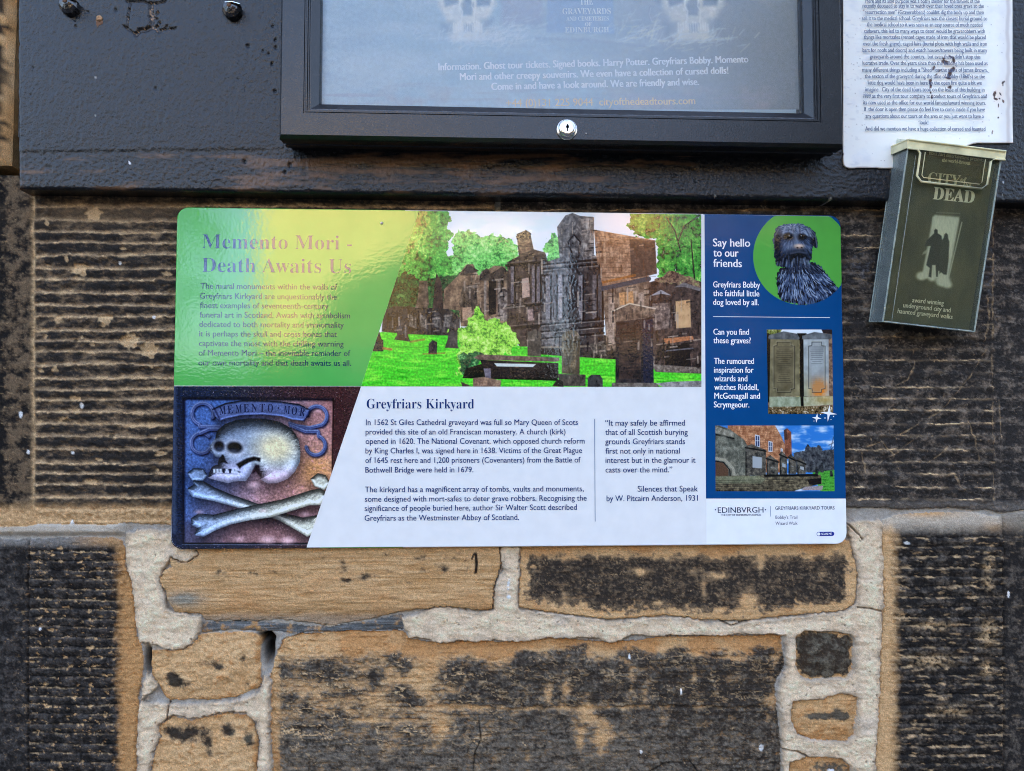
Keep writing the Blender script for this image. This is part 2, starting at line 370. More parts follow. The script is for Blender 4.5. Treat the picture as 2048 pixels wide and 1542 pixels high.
        h = h + .0022 * prof * field * (.5 + .7 * ss(-.5, .4, med + big)) - .0012 + .0009 * fin
        gate = ss(-.02, .32, fbm(u / 70, row * 1.7, 3, 33))
        wl = .036 + .03 * pn(u / 25, row, 35)
        line = (1 - ss(.4 * wl, 1.9 * wl, np.abs(f - .06 + .03 * fin))) * gate * (.55 + .6 * ss(-.3, .4, fin + gr)) + .12 * (1 - ss(.05, .22, np.abs(f - .09))) * ss(-.4, .4, fbm(u / 40, row * 3.1, 3, 38))
        c = mixc(SOOT * 2.3, L3(.185, .142, .105), ss(-.1, .7, med + .45 * gr + .3 * big + .25 * ss(.4, 1, f) - .1))
        c = mixc(c, L3(.10, .105, .12), blobs(u, v, [(1720, 535, 34, 30, .8), (1975, 545, 10, 60, .8)]) * ss(-.1, .5, fin))
        c = mixc(c, PALE * 1.1, np.clip(line, 0, 1) * .92 * field)
        sc = np.zeros_like(u)
        for pl in SCR: sc = np.maximum(sc, (1 - ss(.3, 1.5, sdl(u, v, pl) + 1.6 * pn(u / 30, v / 30, 2))) * ss(-.5, .1, pn(u / 18, v / 18, 6)))
        c = mixc(c, PALE * .75, sc * (.30 + .35 * ss(-.2, .4, fin))); h = h - .0005 * sc
        c = mixc(c, PALE * .8, ss(.5, .78, sk) * .5); c = mixc(c, L3(.20, .165, .13), .6 * flk(u, v, 34, 8, 37, .06))
        bt = ss(996, 1010, v + 4 * med); c = mixc(c, L3(.17, .145, .12), bt * .7)
        c = mixc(c, TAN, ss(.25, .6, fbm(u / 120, v / 10, 3, 77) - .6 * ss(20, 0, v - 405)) * ss(470, 410, v) * .5)
    elif sty == 'tooled':
        f, row = tooling(u, v, 19.2, 1098, 41, 5.0, -.015)
        rightd = 270 - u + 13 * fbm(u / 26, v / 34, 4, 44) + 4 * pn(u / 60, v / 6, 45)
        field = ss(57, 64, u) * ss(18, 34, rightd) * ss(1088, 1102, v)
        prof = ss(0, .16, f) * (1 - ss(.35, 1.0, f))
        h = h + .0017 * prof * field - .001 + .0007 * fin - .002 * (1 - ss(8, 40, rightd))
        line = (1 - ss(.02, .10, np.abs(f - .06 + .03 * fin))) * ss(-.2, .4, fbm(u / 34, row * 2.1, 3, 47)) * field
        c = mixc(SOOT * 1.35, L3(.078, .067, .058), ss(-.25, .75, med + .5 * gr + .3 * fin + .2 * prof))
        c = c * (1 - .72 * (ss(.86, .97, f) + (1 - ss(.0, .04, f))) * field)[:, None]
        c = mixc(c, PALE * .8, line * (.25 + .5 * ss(-.2, .5, fin + .6 * gr)))
        chips = np.clip(ss(.25, .42, fbm(u / 15, v / 9, 4, 49) + .14 * big) * ss(20, 90, u) + .6 * flk(u, v, 20, 9, 71, .05) * ss(0, .3, med), 0, 1); c = mixc(c, mixc(PALE, TAN, .5), chips * .9); h = h - .0012 * chips
        c = mixc(c, PALE * .7, ss(.66, .8, sk) * .45)
        mv = np.exp(-((u - 60 + 2 * pn(v / 50, v * 0, 4)) / 2.0) ** 2); h = h - .003 * mv
        strip = 1 - ss(18, 42, rightd + 9 * fbm(u / 12, v / 12, 3, 55)); c = mixc(c, mixc(ORANGE, TAN, .5 + .6 * fin) * (1 + .25 * lay)[:, None], strip)
        lip = ss(1098, 1082, v + 3 * med); c = mixc(c, mixc(L3(.2, .18, .155), TAN, ss(120, 230, u) * .8), lip * .9)
    elif sty == 'rough':
        f, row = tooling(u, v, 19.5, 1075, 51, 7.0)
        left = u - 1762 + 9 * fbm(u / 26, v / 34, 4, 54) + 3 * pn(u / 60, v / 7, 56)
        field = (1 - ss(2001, 2008, u)) * ss(16, 30, left) * ss(1058, 1075, v)
        prof = ss(0, .2, f) * (1 - ss(.35, 1.0, f))
        h = h + .0021 * prof * field * (1 + .5 * med) - .001 + .0009 * fin * field
        c = mixc(SOOT * 1.6, L3(.115, .092, .07), ss(-.15, .6, med + .5 * gr + .2 * fin))
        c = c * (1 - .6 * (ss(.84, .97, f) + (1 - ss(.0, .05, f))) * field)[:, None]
        gm = fbm(u / 30, v / 9, 4, 57) + .25 * big
        c = mixc(c, mixc(BROWN * 1.5, PALE, .5 + .7 * fin), ss(.22, .52, gm + .12 * (1 - ss(.1, .3, f))) * (.35 + .65 * field) * .85)
        line = (1 - ss(.04, .14, np.abs(f - .06))) * ss(.0, .4, fbm(u / 34, row * 1.9, 3, 59)); c = mixc(c, PALE * .75, line * field * .6)
        big2 = blobs(u, v, [(1972, 1132, 9, 9, .8), (1972, 1165, 8, 12, .7), (1865, 1250, 30, 8, .7), (1800, 1230, 6, 8, .8), (1862, 1320, 34, 12, .7), (1972, 1265, 14, 22, .7), (1900, 1420, 30, 10, .5), (1970, 1335, 12, 14, .7)])
        c = mixc(c, PALE * .85, np.clip(big2 * 1.3 * ss(-.35, .25, fin), 0, 1))
        mv = np.exp(-((u - 2004 + 2 * pn(v / 50, v * 0, 4)) / 2.2) ** 2); h = h - .003 * mv
        strip = 1 - ss(14, 38, left + 7 * fbm(u / 12, v / 14, 3, 58)); c = mixc(c, mixc(TAN, PALE, .45 + .6 * lay + .3 * fin), strip); h = h - .0015 * strip
        lip = ss(1072, 1040, v + 10 * med + 5 * fin) * (1 - .5 * ss(1990, 2010, u)); c = mixc(c, mixc(L3(.52, .43, .32), TAN * 1.1, np.clip(blobs(u, v, [(1850, 1024, 60, 9, 1), (1990, 1060, 30, 14, .7)]), 0, 1)), lip * .95)
    elif sty == 'tan':
        c = mixc(TAN * .9, PALE, np.clip(.32 + .75 * lay + .35 * big + .2 * med, 0, 1)); c = mixc(c, ORANGE, .8 * ss(.0, .7, big + .5 * lay + .3 * med - .1 + .25 * ss(1150, 1200, v)))
        bl = blobs(u, v, [(445, 1146, 18, 10, .9), (510, 1144, 14, 9, .8), (552, 1144, 8, 9, .6), (688, 1130, 12, 14, .9), (700, 1158, 22, 8, .9), (735, 1150, 20, 9, .9), (600, 1160, 24, 6, .55), (820, 1162, 12, 8, .7), (780, 1140, 14, 10, .6), (850, 1138, 16, 12, .7), (890, 1134, 18, 13, .75), (935, 1136, 10, 12, .7), (650, 1116, 30, 10, .6), (500, 1116, 14, 7, .6), (560, 1108, 20, 8, .5), (840, 1112, 30, 10, .6), (920, 1112, 40, 14, .5), (400, 1130, 30, 8, .5), (770, 1108, 20, 8, .5)])
        so, val = crust(u, v, .02 + .66 * bl, 62, 22, 13, 1.7, .3); val = val + .25 * lay
        c = mixc(c, BROWN * 1.4, ss(-.35, .05, val) * .45); c = mixc(c, SOOT * 1.6, so * .90)
        gl = blobs(u, v, [(372, 1196, 36, 14, 1.1)]); c = mixc(c, mixc(L3(.16, .15, .12), L3(.36, .33, .25), .5 + .7 * lay), np.clip(gl, 0, .9))
        c = mixc(c, L3(.25, .215, .17), ss(1218, 1238, v + 5 * med) * .6)
        h = h + .0011 * lay - .0007 * so + .0012 * fbm(u / 60, v / 12, 3, 88)
        h = h + .004 * ss(1235, 1205, v + 6 * big) - .002
    elif sty == 'sooty':
        c = mixc(mixc(TAN, PALE, np.clip(.4 + .5 * lay, 0, 1)), ORANGE, ss(.1, .7, big + .35 * ss(1120, 1095, v)))
        edge = ss(2, 28, d + 24 * med + 12 * fin - 4) * ss(1096, 1126, v + 16 * med + 8 * fin) * (1 - .8 * np.clip(blobs(u, v, [(1490, 1200, 22, 18, 1.2), (1280, 1142, 10, 8, 1), (1380, 1142, 12, 12, .8), (1520, 1130, 9, 14, 1.1), (1430, 1150, 22, 10, .8), (1130, 1195, 14, 12, .8), (1405, 1180, 6, 24, .6), (1640, 1145, 8, 20, .5)]), 0, 1))
        so, val = crust(u, v, -.05 + .98 * edge, 63, 30, 26, 1.3, .9); so = ss(-.22, .38, val + .34 * lay + .30 * gr + .22 * fin)
        c = mixc(c, BROWN * 1.7, ss(-.4, .05, val) * .6)
        c = mixc(c, mixc(SOOT * 1.8, BROWN * 1.15, ss(-.2, .7, fin + gr * .6 + .6 * med - .6 * val + .3)), so * .96); c = mixc(c, PALE * .8, so * (ss(.5, .75, sk) * .6 + .35 * flk(u, v, 26, 14, 73)))
        h = h + .0008 * lay + .0006 * fin
    elif sty == 'spotted':
        c = mixc(mixc(TAN, PALE, np.clip(.45 + .4 * big + .35 * med, 0, 1)), ORANGE, ss(.1, .6, med + .2 * big + .4 * ss(14, 2, d)))
        bl = blobs(u, v, [(345, 1350, 22, 13, 1), (366, 1366, 26, 12, 1), (418, 1322, 22, 9, .9), (440, 1332, 16, 8, .9), (488, 1312, 12, 14, .8), (496, 1330, 8, 10, .6), (410, 1345, 16, 8, .6), (460, 1352, 20, 7, .5), (500, 1368, 16, 6, .5), (430, 1386, 20, 6, .5),
                          (340, 1460, 16, 14, .9), (362, 1468, 22, 20, .9), (400, 1462, 26, 22, 1), (462, 1458, 22, 16, 1.1), (500, 1480, 13, 18, 1), (420, 1492, 10, 22, .8), (450, 1504, 26, 8, .7), (360, 1538, 26, 12, .6)])
        so, val = crust(u, v, .04 + .62 * bl, 64, 24, 18, 1.8, .28)
        c = mixc(c, BROWN * 1.6, ss(-.35, .05, val) * .55)
        c = mixc(c, mixc(SOOT * 1.5, L3(.09, .085, .06), ss(.0, .6, big)), so * .93); c = mixc(c, PALE, so * ss(.6, .78, sk) * .5)
        h = h + .0022 * med + .0018 * fbm(u / 40, v / 30, 3, 5) + .0006 * fin; h = h + .003 * ss(0, 60, np.minimum(d, 60)) - .002
    elif sty == 'big':
        warm = mixc(mixc(TAN, PALE, np.clip(.4 + .4 * lay + .3 * med, 0, 1)), ORANGE, ss(.0, .6, big + .5 * ss(1330, 1285, v) - .05))
        strat = fbm(u / 95, v / 11, 4, 91)
        leftpart = 1 - ss(860, 1080, u)
        base = ss(1284, 1330, v + 16 * med) * (.86 - .42 * leftpart * ss(1500, 1400, v)) * ss(2, 26, u - 545)
        dkb = blobs(u, v, [(567, 1343, 16, 22, .5), (635, 1331, 40, 18, .6), (681, 1339, 30, 16, .6), (746, 1347, 18, 16, .5), (788, 1312, 20, 12, .7), (812, 1326, 14, 14, .5), (807, 1381, 26, 18, .6), (837, 1400, 22, 10, .5), (574, 1400, 20, 14, .6), (612, 1415, 22, 10, .5), (673, 1385, 20, 6, .5), (681, 1434, 26, 10, .5), (612, 1461, 44, 20, .6), (909, 1339, 34, 24, .6), (978, 1362, 46, 18, .6), (928, 1392, 40, 16, .5), (1043, 1316, 26, 14, .8), (1124, 1298, 26, 14, .8), (1166, 1294, 18, 12, .7), (1265, 1300, 26, 14, .7), (1352, 1300, 26, 14, .7), (1531, 1302, 30, 18, .8), (1440, 1310, 30, 12, .4)])
        ltb = np.clip(blobs(u, v, [(840, 1352, 20, 26, .8), (870, 1330, 12, 18, .6), (1000, 1325, 24, 16, .6), (1170, 1425, 24, 26, .9), (1205, 1470, 20, 30, 1.0), (1160, 1480, 10, 22, .8), (1080, 1415, 60, 5, .6), (1250, 1412, 70, 5, .6), (960, 1412, 60, 5, .5), (1130, 1375, 9, 34, .6), (1098, 1385, 8, 26, .5), (1262, 1360, 6, 30, .5), (1290, 1380, 8, 30, .5), (1385, 1350, 6, 22, .5), (1470, 1316, 30, 6, .6), (1550, 1316, 10, 20, .6), (880, 1450, 18, 40, .6), (740, 1440, 60, 6, .5), (770, 1490, 40, 7, .4), (1440, 1412, 60, 5, .4), (1545, 1400, 12, 40, .6)]), 0, 1.1)
        cover = np.clip(base + dkb * .8, 0, 1) - .75 * ltb + .16 * leftpart * strat * ss(1500, 1400, v)
        so, val = crust(u, v, cover, 66, 34, 22, 1.25, .8); so = ss(-.20, .32, val + .30 * lay + .28 * gr + .26 * fin)
        warm = mixc(warm, BROWN * 2.0, ss(-.5, .1, val) * .5 * ss(1285, 1330, v))
        dark = mixc(SOOT * 1.9, L3(.135, .112, .085), ss(-.25, .8, med * .8 + fin * .7 + gr * .6 + .42 * ss(1400, 1470, v) - .25 * ss(1250, 1400, u) - .5 * val + .25))
        c = mixc(warm, dark, so * .96); c = mixc(c, PALE * .85, so * np.clip(ss(.5, .76, sk) * (.35 + .3 * ss(1400, 1500, v)) + .95 * np.maximum(flk(u, v, 44, 17, 79, .08), flk(u, v, 30, 12, 83, .07)) * (.15 + .85 * np.maximum(leftpart * ss(1530, 1460, v), .4 * ss(1440, 1390, v))), 0, 1))
        h = h + .0012 * flk(u, v, 44, 17, 79, .08) * (.3 + .7 * leftpart)
        cr = np.minimum(sdl(u, v, [(958, 1440), (962, 1475), (950, 1500), (946, 1545)]), sdl(u, v, [(1290, 1545), (1330, 1522), (1380, 1520), (1400, 1550)]))
        c = mixc(c, SOOT * .6, (1 - ss(.5, 2.2, cr + 1.2 * fin)) * .8)
        h = h + .0016 * strat + .0012 * med + .0008 * lay + .0008 * fin - .0014 * (1 - so) + .006 * ss(0, 50, d) - .005
        h = h - .0018 * (1 - ss(1, 5, sdl(u, v, [(800, 1412), (1000, 1416), (1330, 1412), (1560, 1414)]) + 3 * fin)) * .7 - .0015 * (1 - ss(.5, 3, cr))
    elif sty == 'peb':
        so = ss(.25, .6, ss(-6, 14, d + 12 * med) + .4 * fin + .15 * med - .25 * np.exp(-((u - 1640) / 16) ** 2 - ((v - 1305) / 12) ** 2))
        c = mixc(mixc(TAN, PALE, .4) + 0 * u[:, None], mixc(SOOT * 1.5, L3(.11, .10, .075), ss(-.2, .5, med + gr * .5)), so * .95); h = h + .002 * med + .004 * ss(0, 40, d) - .004
    elif sty == 'pebtan':
        c = mixc(mixc(TAN, PALE, np.clip(.3 + .4 * lay, 0, 1)), ORANGE, ss(-.1, .5, med + .3 * ss(1430, 1470, v)))
        so = ss(.3, .6, blobs(u, v, [(1640, 1430, 40, 8, .9), (1685, 1432, 16, 10, .7), (1670, 1418, 12, 6, .6), (1660, 1535, 60, 20, .6)]) + .35 * fin); c = mixc(c, L3(.055, .055, .045), so * .9)
        h = h + .0024 * med + .0012 * lay + .003 * ss(0, 40, d) - .003
    else:  # slate pinnings
        c = mixc(SLATE * .62, SLATE * 1.5, ss(-.4, .5, lay + .4 * med)); c = mixc(c, L3(.07, .06, .05), ss(.2, .5, big)); c = mixc(c, TAN * .8, ss(.0, .5, med + .4 * fin)); h = h - .004 + .0016 * lay + .001 * med
    c = c * (1 + .24 * gr + .10 * sk + .20 * fin)[:, None]
    H[mk] = h; C[mk] = np.clip(c, .006, .72)
# white paint drips and bird marks on the stones, black marker drip
spots = [(167, 811, 3.6, 5), (45, 829, 3.4, 6), (243, 527, 3, 3), (60, 904, 3, 4), (148, 905, 3, 3), (146, 1046, 3, 6), (310, 635, 3, 3), (85, 1255, 2.5, 3), (1660, 1540, 7, 4), (1690, 1500, 6, 5), (1520, 1492, 5, 6), (1280, 1500, 2.5, 4), (2014, 1188, 2.5, 6), (1810, 1085, 6, 3), (1258, 1312, 2, 5), (1360, 1380, 2, 6)]
for cx, cy, rx, ry in spots:
    q = ss(1.25, .85, np.hypot((U - cx) / rx, (V - cy) / ry) + .25 * pn(U / 4, V / 4, cx)); C[:] = mixc(C, L3(.72, .70, .66), q * .95)
# mortar
mm = SID < 0
u, v = U[mm], V[mm]; pe = pedge[mm]; gr = grain[mm]; sk = speck[mm]; med = fbm(u / 26, v / 24, 4, 5); fin = fbm(u / 8, v / 7, 3, 6); big = fbm(u / 110, v / 90, 3, 7)
rais = ss(0, 3.5, pe)
h = -.0012 + .002 * med + rais * .0062 * (1 + 0 * u) + rais * (.0014 * big + .0005 * med) + .0004 * fin + .00025 * gr
pit = ss(.62, .75, pn(u / 7, v / 7, 21)) * ss(.1, .4, med + .3); h = h - .0016 * pit * rais
c = mixc(L3(.36, .32, .265), L3(.81, .59, .37), rais * (.84 + .16 * big)); c = c * (1 + .20 * med + .16 * fin + .20 * gr)[:, None]
c = mixc(c, L3(.44, .40, .34), ss(.1, .6, big) * .5 * rais); c = mixc(c, L3(.10, .085, .07), pit * .65 * rais); c = mixc(c, L3(.10, .075, .05), (1 - ss(.5, 2.4, np.abs(pe))) * ss(-.1, .5, fbm(u / 30, v / 30, 3, 13)) * .6)
c = mixc(c, L3(.30, .25, .19), ss(.05, .7, fbm(u / 46, v / 60, 5, 14, .62)) * .55 * rais); c = mixc(c, L3(.52, .38, .22), ss(.15, .6, fbm(u / 70, v / 40, 4, 16)) * .4)
c = c * (1 - .35 * (1 - ss(0, 14, pe + 7 * med)) * rais)[:, None]; trw = fbm(u / 60, v / 9, 3, 18); h = h + .0006 * trw * rais
c = mixc(c, L3(.08, .07, .06), ss(.66, .80, sk) * .6)
lipz = ss(1074, 1060, v) * ss(1040, 1052, v) * ss(260, 230, u); h = h + .006 * lipz; c = mixc(c, L3(.46, .39, .30), lipz)
for hx, hy, rx, ry in ((536, 1300, 9, 26), (530, 1278, 14, 8), (296, 1322, 5, 20)):
    q = np.exp(-((u - hx) / rx) ** 2 - ((v - hy) / ry) ** 2); h = h - .035 * q; c = mixc(c, L3(.03, .026, .022), np.clip(q * 1.4, 0, .95))
crk = np.minimum.reduce([sdl(u, v, [(1330, 1270), (1440, 1272), (1500, 1276), (1550, 1268)]), sdl(u, v, [(1712, 1214), (1740, 1216), (1762, 1222)]), sdl(u, v, [(1690, 1044), (1712, 1066), (1722, 1078)]), sdl(u, v, [(340, 1404), (336, 1440), (345, 1458)]), sdl(u, v, [(1560, 1495), (1590, 1500), (1612, 1510)]), sdl(u, v, [(1440, 1240), (1460, 1250), (1500, 1238)])])
q = 1 - ss(.6, 2.4, crk + 1.1 * fin); h = h - .004 * q; c = mixc(c, L3(.10, .085, .07), q * .8)
drip = (1 - ss(1.2, 3, np.abs(u - 1018 - 2 * np.sin(v / 9)))) * ss(1150, 1160, v) * ss(1182, 1174, v) * ss(-.4, .1, pn(v / 5, v * 0, 3)); drip = np.maximum(drip, ss(1.2, .8, np.hypot((u - 1017) / 4.5, (v - 1192) / 3.6)))
c = mixc(c, L3(.72, .72, .70), drip * .9)
H[mm] = h; C[mm] = np.clip(c, .01, .7)
mk_ = np.maximum((1 - ss(2, 4.2, np.abs(U - 950 - 3 * np.sin((V - 1100) / 16)))) * ss(1100, 1106, V) * ss(1148, 1143, V), (1 - ss(1, 2.6, sdl(U, V, [(944, 1116), (948, 1106), (953, 1110)]))))
C = mixc(C, L3(.006, .006, .007), mk_ * .96)

wall = thing('stone_wall', 'weathered sandstone block wall with soot crust and pale mortar joints behind the boards', 'wall')
POS = np.stack([X, -H, Z], -1)
cid = SID[:-1, :-1]; vis = ~hidden[:-1, :-1] & (V[:-1, :-1] > 352)
link('mortar_joint', sheet('mortar_joint', POS, (cid < 0) & vis, C, back=0.06), M_MORTAR, wall)
blabel = {0: 'sooty ridged sandstone block with drafted margin', 1: 'black scored sandstone block with thin pale scratches', 2: 'black tooled sandstone block with bare tan edge', 3: 'bare tan layered sandstone slab', 4: 'long sooty sandstone slab under the sign', 7: 'large sooty sandstone block with flaking face', 11: 'rough tooled black block with tan left edge', 12: 'blue grey slate pinning strip'}
for k in range(len(stones)):
    m_ = (cid == k) & vis
    if m_.any():
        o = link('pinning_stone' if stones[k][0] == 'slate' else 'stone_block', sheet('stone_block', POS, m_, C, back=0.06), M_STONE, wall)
        if k in blabel: o['label'] = blabel[k]
# coarser blocks of the same wall around the framed piece
rr_ = random.Random(5)
def outer_block(x0, x1, z0, z1, seed, soot=.75):
    n = max(8, int((x1 - x0) / .006)); m = max(8, int((z1 - z0) / .006)); n = min(n, 130); m = min(m, 110)
    xx, zz = np.meshgrid(np.linspace(x0, x1, n), np.linspace(z1, z0, m)); uu, vv = xx / .0006, -zz / .0006
    d = np.minimum(np.minimum(xx - x0, x1 - xx), np.minimum(zz - z0, z1 - zz)) / .0006
    med = fbm(uu / 24, vv / 14, 4, seed); big = fbm(uu / 120, vv / 90, 3, seed + 3); gr = fbm(uu / 8, vv / 8, 2, seed + 5)
    f, row = tooling(uu, vv, 24, 0, seed, 6); prof = ss(0, .15, f) * (1 - ss(.3, 1, f))
    hh = .004 + .0015 * big + .001 * med + .0024 * prof * ss(6, 30, d) - .006 * (1 - np.sqrt(1 - (1 - np.clip(d / 14, 0, 1)) ** 2))
    so = ss(.3, .7, soot * ss(0, 40, d + 20 * med) + .4 * med + .2 * big)
    cc = mixc(mixc(TAN, PALE, np.clip(.4 + big, 0, 1)), SOOT * 1.5, so * .95); cc = mixc(cc, PALE * .8, (1 - ss(.05, .18, np.abs(f - .07))) * ss(0, .3, fbm(uu / 50, row * 2, 2, seed)) * .7)
    cc = np.clip(cc * (1 + .3 * gr)[..., None], .01, .7)
    link('stone_block', sheet('stone_block', np.stack([xx, -hh, zz], -1), None, cc, back=.06), M_STONE, wall)
blk = [(-.755, -.60, 1.602, 1.945, 1), (-1.5, -.77, 1.602, 1.95, 2)]
blk += [(-1.75, -.775, 1.19, 1.592, 3), (-1.62, -.775, .60, 1.178, 4), (.745, 1.72, 1.205, 1.59, 5), (.745, 1.6, .62, 1.19, 6), (.62, 1.6, 1.602, 1.95, 7)]
blk += [(-1.5, -.4, .28, .588, 8), (-.75, -.22, .60, .806, 14), (-.39, .45, .28, .588, 9), (-.21, .35, .60, .806, 15), (.46, 1.5, .28, .608, 10), (.36, .735, .62, .806, 16)]
blk += [(-1.6, -.55, 1.962, 2.32, 11), (-.54, .6, 1.962, 2.32, 12), (.61, 1.6, 1.962, 2.32, 13)]
for x0, x1, z0, z1, sd0 in blk: outer_block(x0, x1, z0, z1, sd0 * 13 + 100, 1.35 if sd0 == 1 else .9)
b = MB()
gx = [-8.0, -.765, .735, 8.0]
b.box((-8, .012, 0), (-.766, .07, 2.4)); b.box((.735, .012, 0), (8, .07, 2.4)); b.box((-.766, .012, 0), (.735, .07, .816)); b.box((-.766, .012, 1.641), (.735, .07, 2.4))
o = b.build('mortar_joint', plain('old_mortar', (.30, .28, .25), .95, .6, 1.3, 40, .004, 200), wall)
b = MB(); b.prism([(-9, 0), (9, 0), (9, 10.6), (.3, 10.6), (-1.6, 9.75), (-1.95, 8.75), (-2.75, 8.6), (-2.85, 10.1), (-9, 10.1)], .071, .6)  # unseen top, stepped and notched to shape the sunlit patch on the house opposite
b.box((-9, -.02, 2.42), (9, .0705, 8.4))
b.build('wall_core', plain('rubble_core', (.16, .13, .10), .95, .5, 1.4, 8, .01, 40), wall)

# ------------------------------------------------------------------ black painted notice board
def frame_xz(p): return float(p[0]), float(p[2])
YB = -.032
bl0 = P(35, 378, YB); br0 = P(2048, 404, YB); tl0 = P(24, 0, YB)
ZB = (bl0[2] + br0[2]) / 2; XL_b = bl0[0]; XL_t = tl0[0] + (tl0[0] - bl0[0]) * .9; ZT = 2.33; XR = .93
zc = np.concatenate([np.arange(ZB, 1.845, .00125), np.linspace(1.85, ZT, 60)])[::-1]
tt = np.linspace(0, 1, int((XR - XL_b) / .00125)); ZZ = np.repeat(zc[:, None], len(tt), 1)
xl = XL_b + (XL_t - XL_b) * (ZZ - ZB) / (ZT - ZB); XX = xl + (XR - xl) * tt[None]
BU, BV = PR(XX, YB, ZZ)
de = np.minimum(np.minimum(XX - xl, XR - XX), np.minimum(ZZ - ZB, ZT - ZZ)) / .0006
hb = .0008 * fbm(BU / 300, BV / 200, 2, 3) - .004 * (1 - np.sqrt(1 - (1 - np.clip((de + 1.2 * fbm(BU / 25, BV / 25, 2, 8)) / 7, 0, 1)) ** 2))
leftp = 1 - ss(500, 620, BU)
brush = fbm(BU / 6, BV / 30, 3, 11) * leftp + (1 - leftp) * fbm(BU / 26, BV / 5, 3, 12)
pebb = fbm(BU / 8, BV / 6, 3, 14)
hb = hb + .00042 * brush + .0005 * pebb * (.5 + .8 * ss(250, 330, BV))
for i in range(26):                                   # dried brush ridges and runs
    a0 = rr_.uniform(330, 470); b0 = rr_.uniform(60, 150); ln = rr_.uniform(20, 70)
    hb = hb + .00028 * np.exp(-(sdl(BU, BV, [(a0, b0), (a0 + ln * .75, b0 + ln)]) / 1.3) ** 2)
bcol = np.zeros(hb.shape + (3,)) + L3(.008, .009, .011)
bcol = bcol * (1 + .25 * pebb + .2 * brush)[..., None]
bare = ss(.15, .55, fbm(BU / 120, BV / 16, 4, 17) + .55 * np.exp(-((BU - 760) / 260) ** 2 - ((BV - 318) / 14) ** 2) + .35 * np.exp(-((BU - 560) / 70) ** 2 - ((BV - 360) / 14) ** 2)
          + .3 * np.exp(-((BU - 900) / 400) ** 2 - ((BV - 350) / 30) ** 2) + .02) * ss(300, 312, BV) * (1 - ss(1250, 1500, BU))
bcol = mixc(bcol, L3(.12, .058, .026), bare * .85)  # bare holds the houses' brown reflection, painted into the board colour
ledge = ss(300, 306, BV + .01 * BU) * leftp; hb = hb - .0006 * ledge
crack = [[(253, 2), (262, 3), (257, 30), (255, 55)], [(248, 52), (262, 62), (272, 70)], [(262, 3), (285, 2), (301, 8), (314, 6), (328, 4), (334, -4)], [(302, 8), (303, 24), (304, 40), (304, 52)],
         [(272, 70), (280, 60), (292, 60), (304, 53), (312, 55), (318, 62)], [(318, 62), (332, 58), (344, 57), (352, 56)], [(314, 60), (318, 46), (320, 44)], [(330, 58), (334, 52)], [(299, 33), (316, 38)], [(313, 28), (317, 24)]]
ck = np.zeros(hb.shape); reg = (BU < 380) & (BV < 110) & (BV > -40)
t = np.full(reg.sum(), 0.)
for i, pl in enumerate(crack):
    w = 4.2 if i in (3, 4) else 1.7
    t = np.maximum(t, 1 - ss(.55 * w, 1.35 * w, sdl(BU[reg], BV[reg], pl) + .8 * pn(BU[reg] / 5, BV[reg] / 5, 3)))
ck[reg] = t
hb = hb - .0022 * ck
ctone = mixc(L3(.012, .008, .006), L3(.40, .22, .10), ss(.25, .7, pn(BU / 4, BV / 4, 8) + .5 * np.exp(-((BU - 304) / 4) ** 2 - ((BV - 30) / 16) ** 2)))
bcol = mixc(bcol, ctone, ck)
for hx, hy, r_, tone in ((545, 52, 2.6, 0), (551, 80, 2.6, 0), (552, 95, 3, 0), (538, 108, 2, 0), (544, 128, 2.6, 0), (550, 182, 2.6, 0), (496, 92, 3, 0), (526, 102, 2, 0), (311, 177, 2.4, 0), (475, 158, 1.6, 0), (232, 20, 3, 0), (152, 53, 2.4, 0), (176, 24, 2, 0), (150, 40, 1.4, 0), (66, 136, 1.6, 0), (35, 86, 3, 0), (33, 92, 2, 0), (191, 155, 2.2, 1), (191, 231, 1.8, 1), (259, 326, 1.8, 2), (258, 323, 1.4, 2), (489, 323, 4, 0), (580, 330, 4, 0), (570, 345, 3, 0), (1430, 392, 2, 1), (1662, 398, 3, 1), (1980, 380, 1.8, 1), (2005, 390, 1.6, 1), (2006, 364, 1.5, 2), (62, 190, 1.6, 0), (95, 145, 1.6, 0), (1390, 362, 2, 0)):
    q = ss(1.3, .7, np.hypot(BU - hx, (BV - hy) * .8) / r_); hb = hb - (.0016 if tone == 0 else 0) * q
    bcol = mixc(bcol, (L3(.004, .004, .005), L3(.25, .23, .20), L3(.8, .8, .8))[tone], q * .95)
board = thing('notice_board', 'wide black painted wooden board fixed on the stone wall with cracked paint', 'notice board')
m, t, bs = mat('black_gloss_paint')
a = N(t, 'ShaderNodeAttribute', attribute_name='Col'); mottled(t, bs, a.outputs['Color'], 300, .8, 1.2)
bs.inputs['Roughness'].default_value = .25; bs.inputs['Specular IOR Level'].default_value = .38
bump(t, bs, 300, .0011, 1, 5, (1, 1, .7))
M_BOARD = m
link('board_panel', sheet('board_panel', np.stack([XX, YB - hb, ZZ], -1), None, np.clip(bcol, .003, .8), back=-.004), M_BOARD, board)

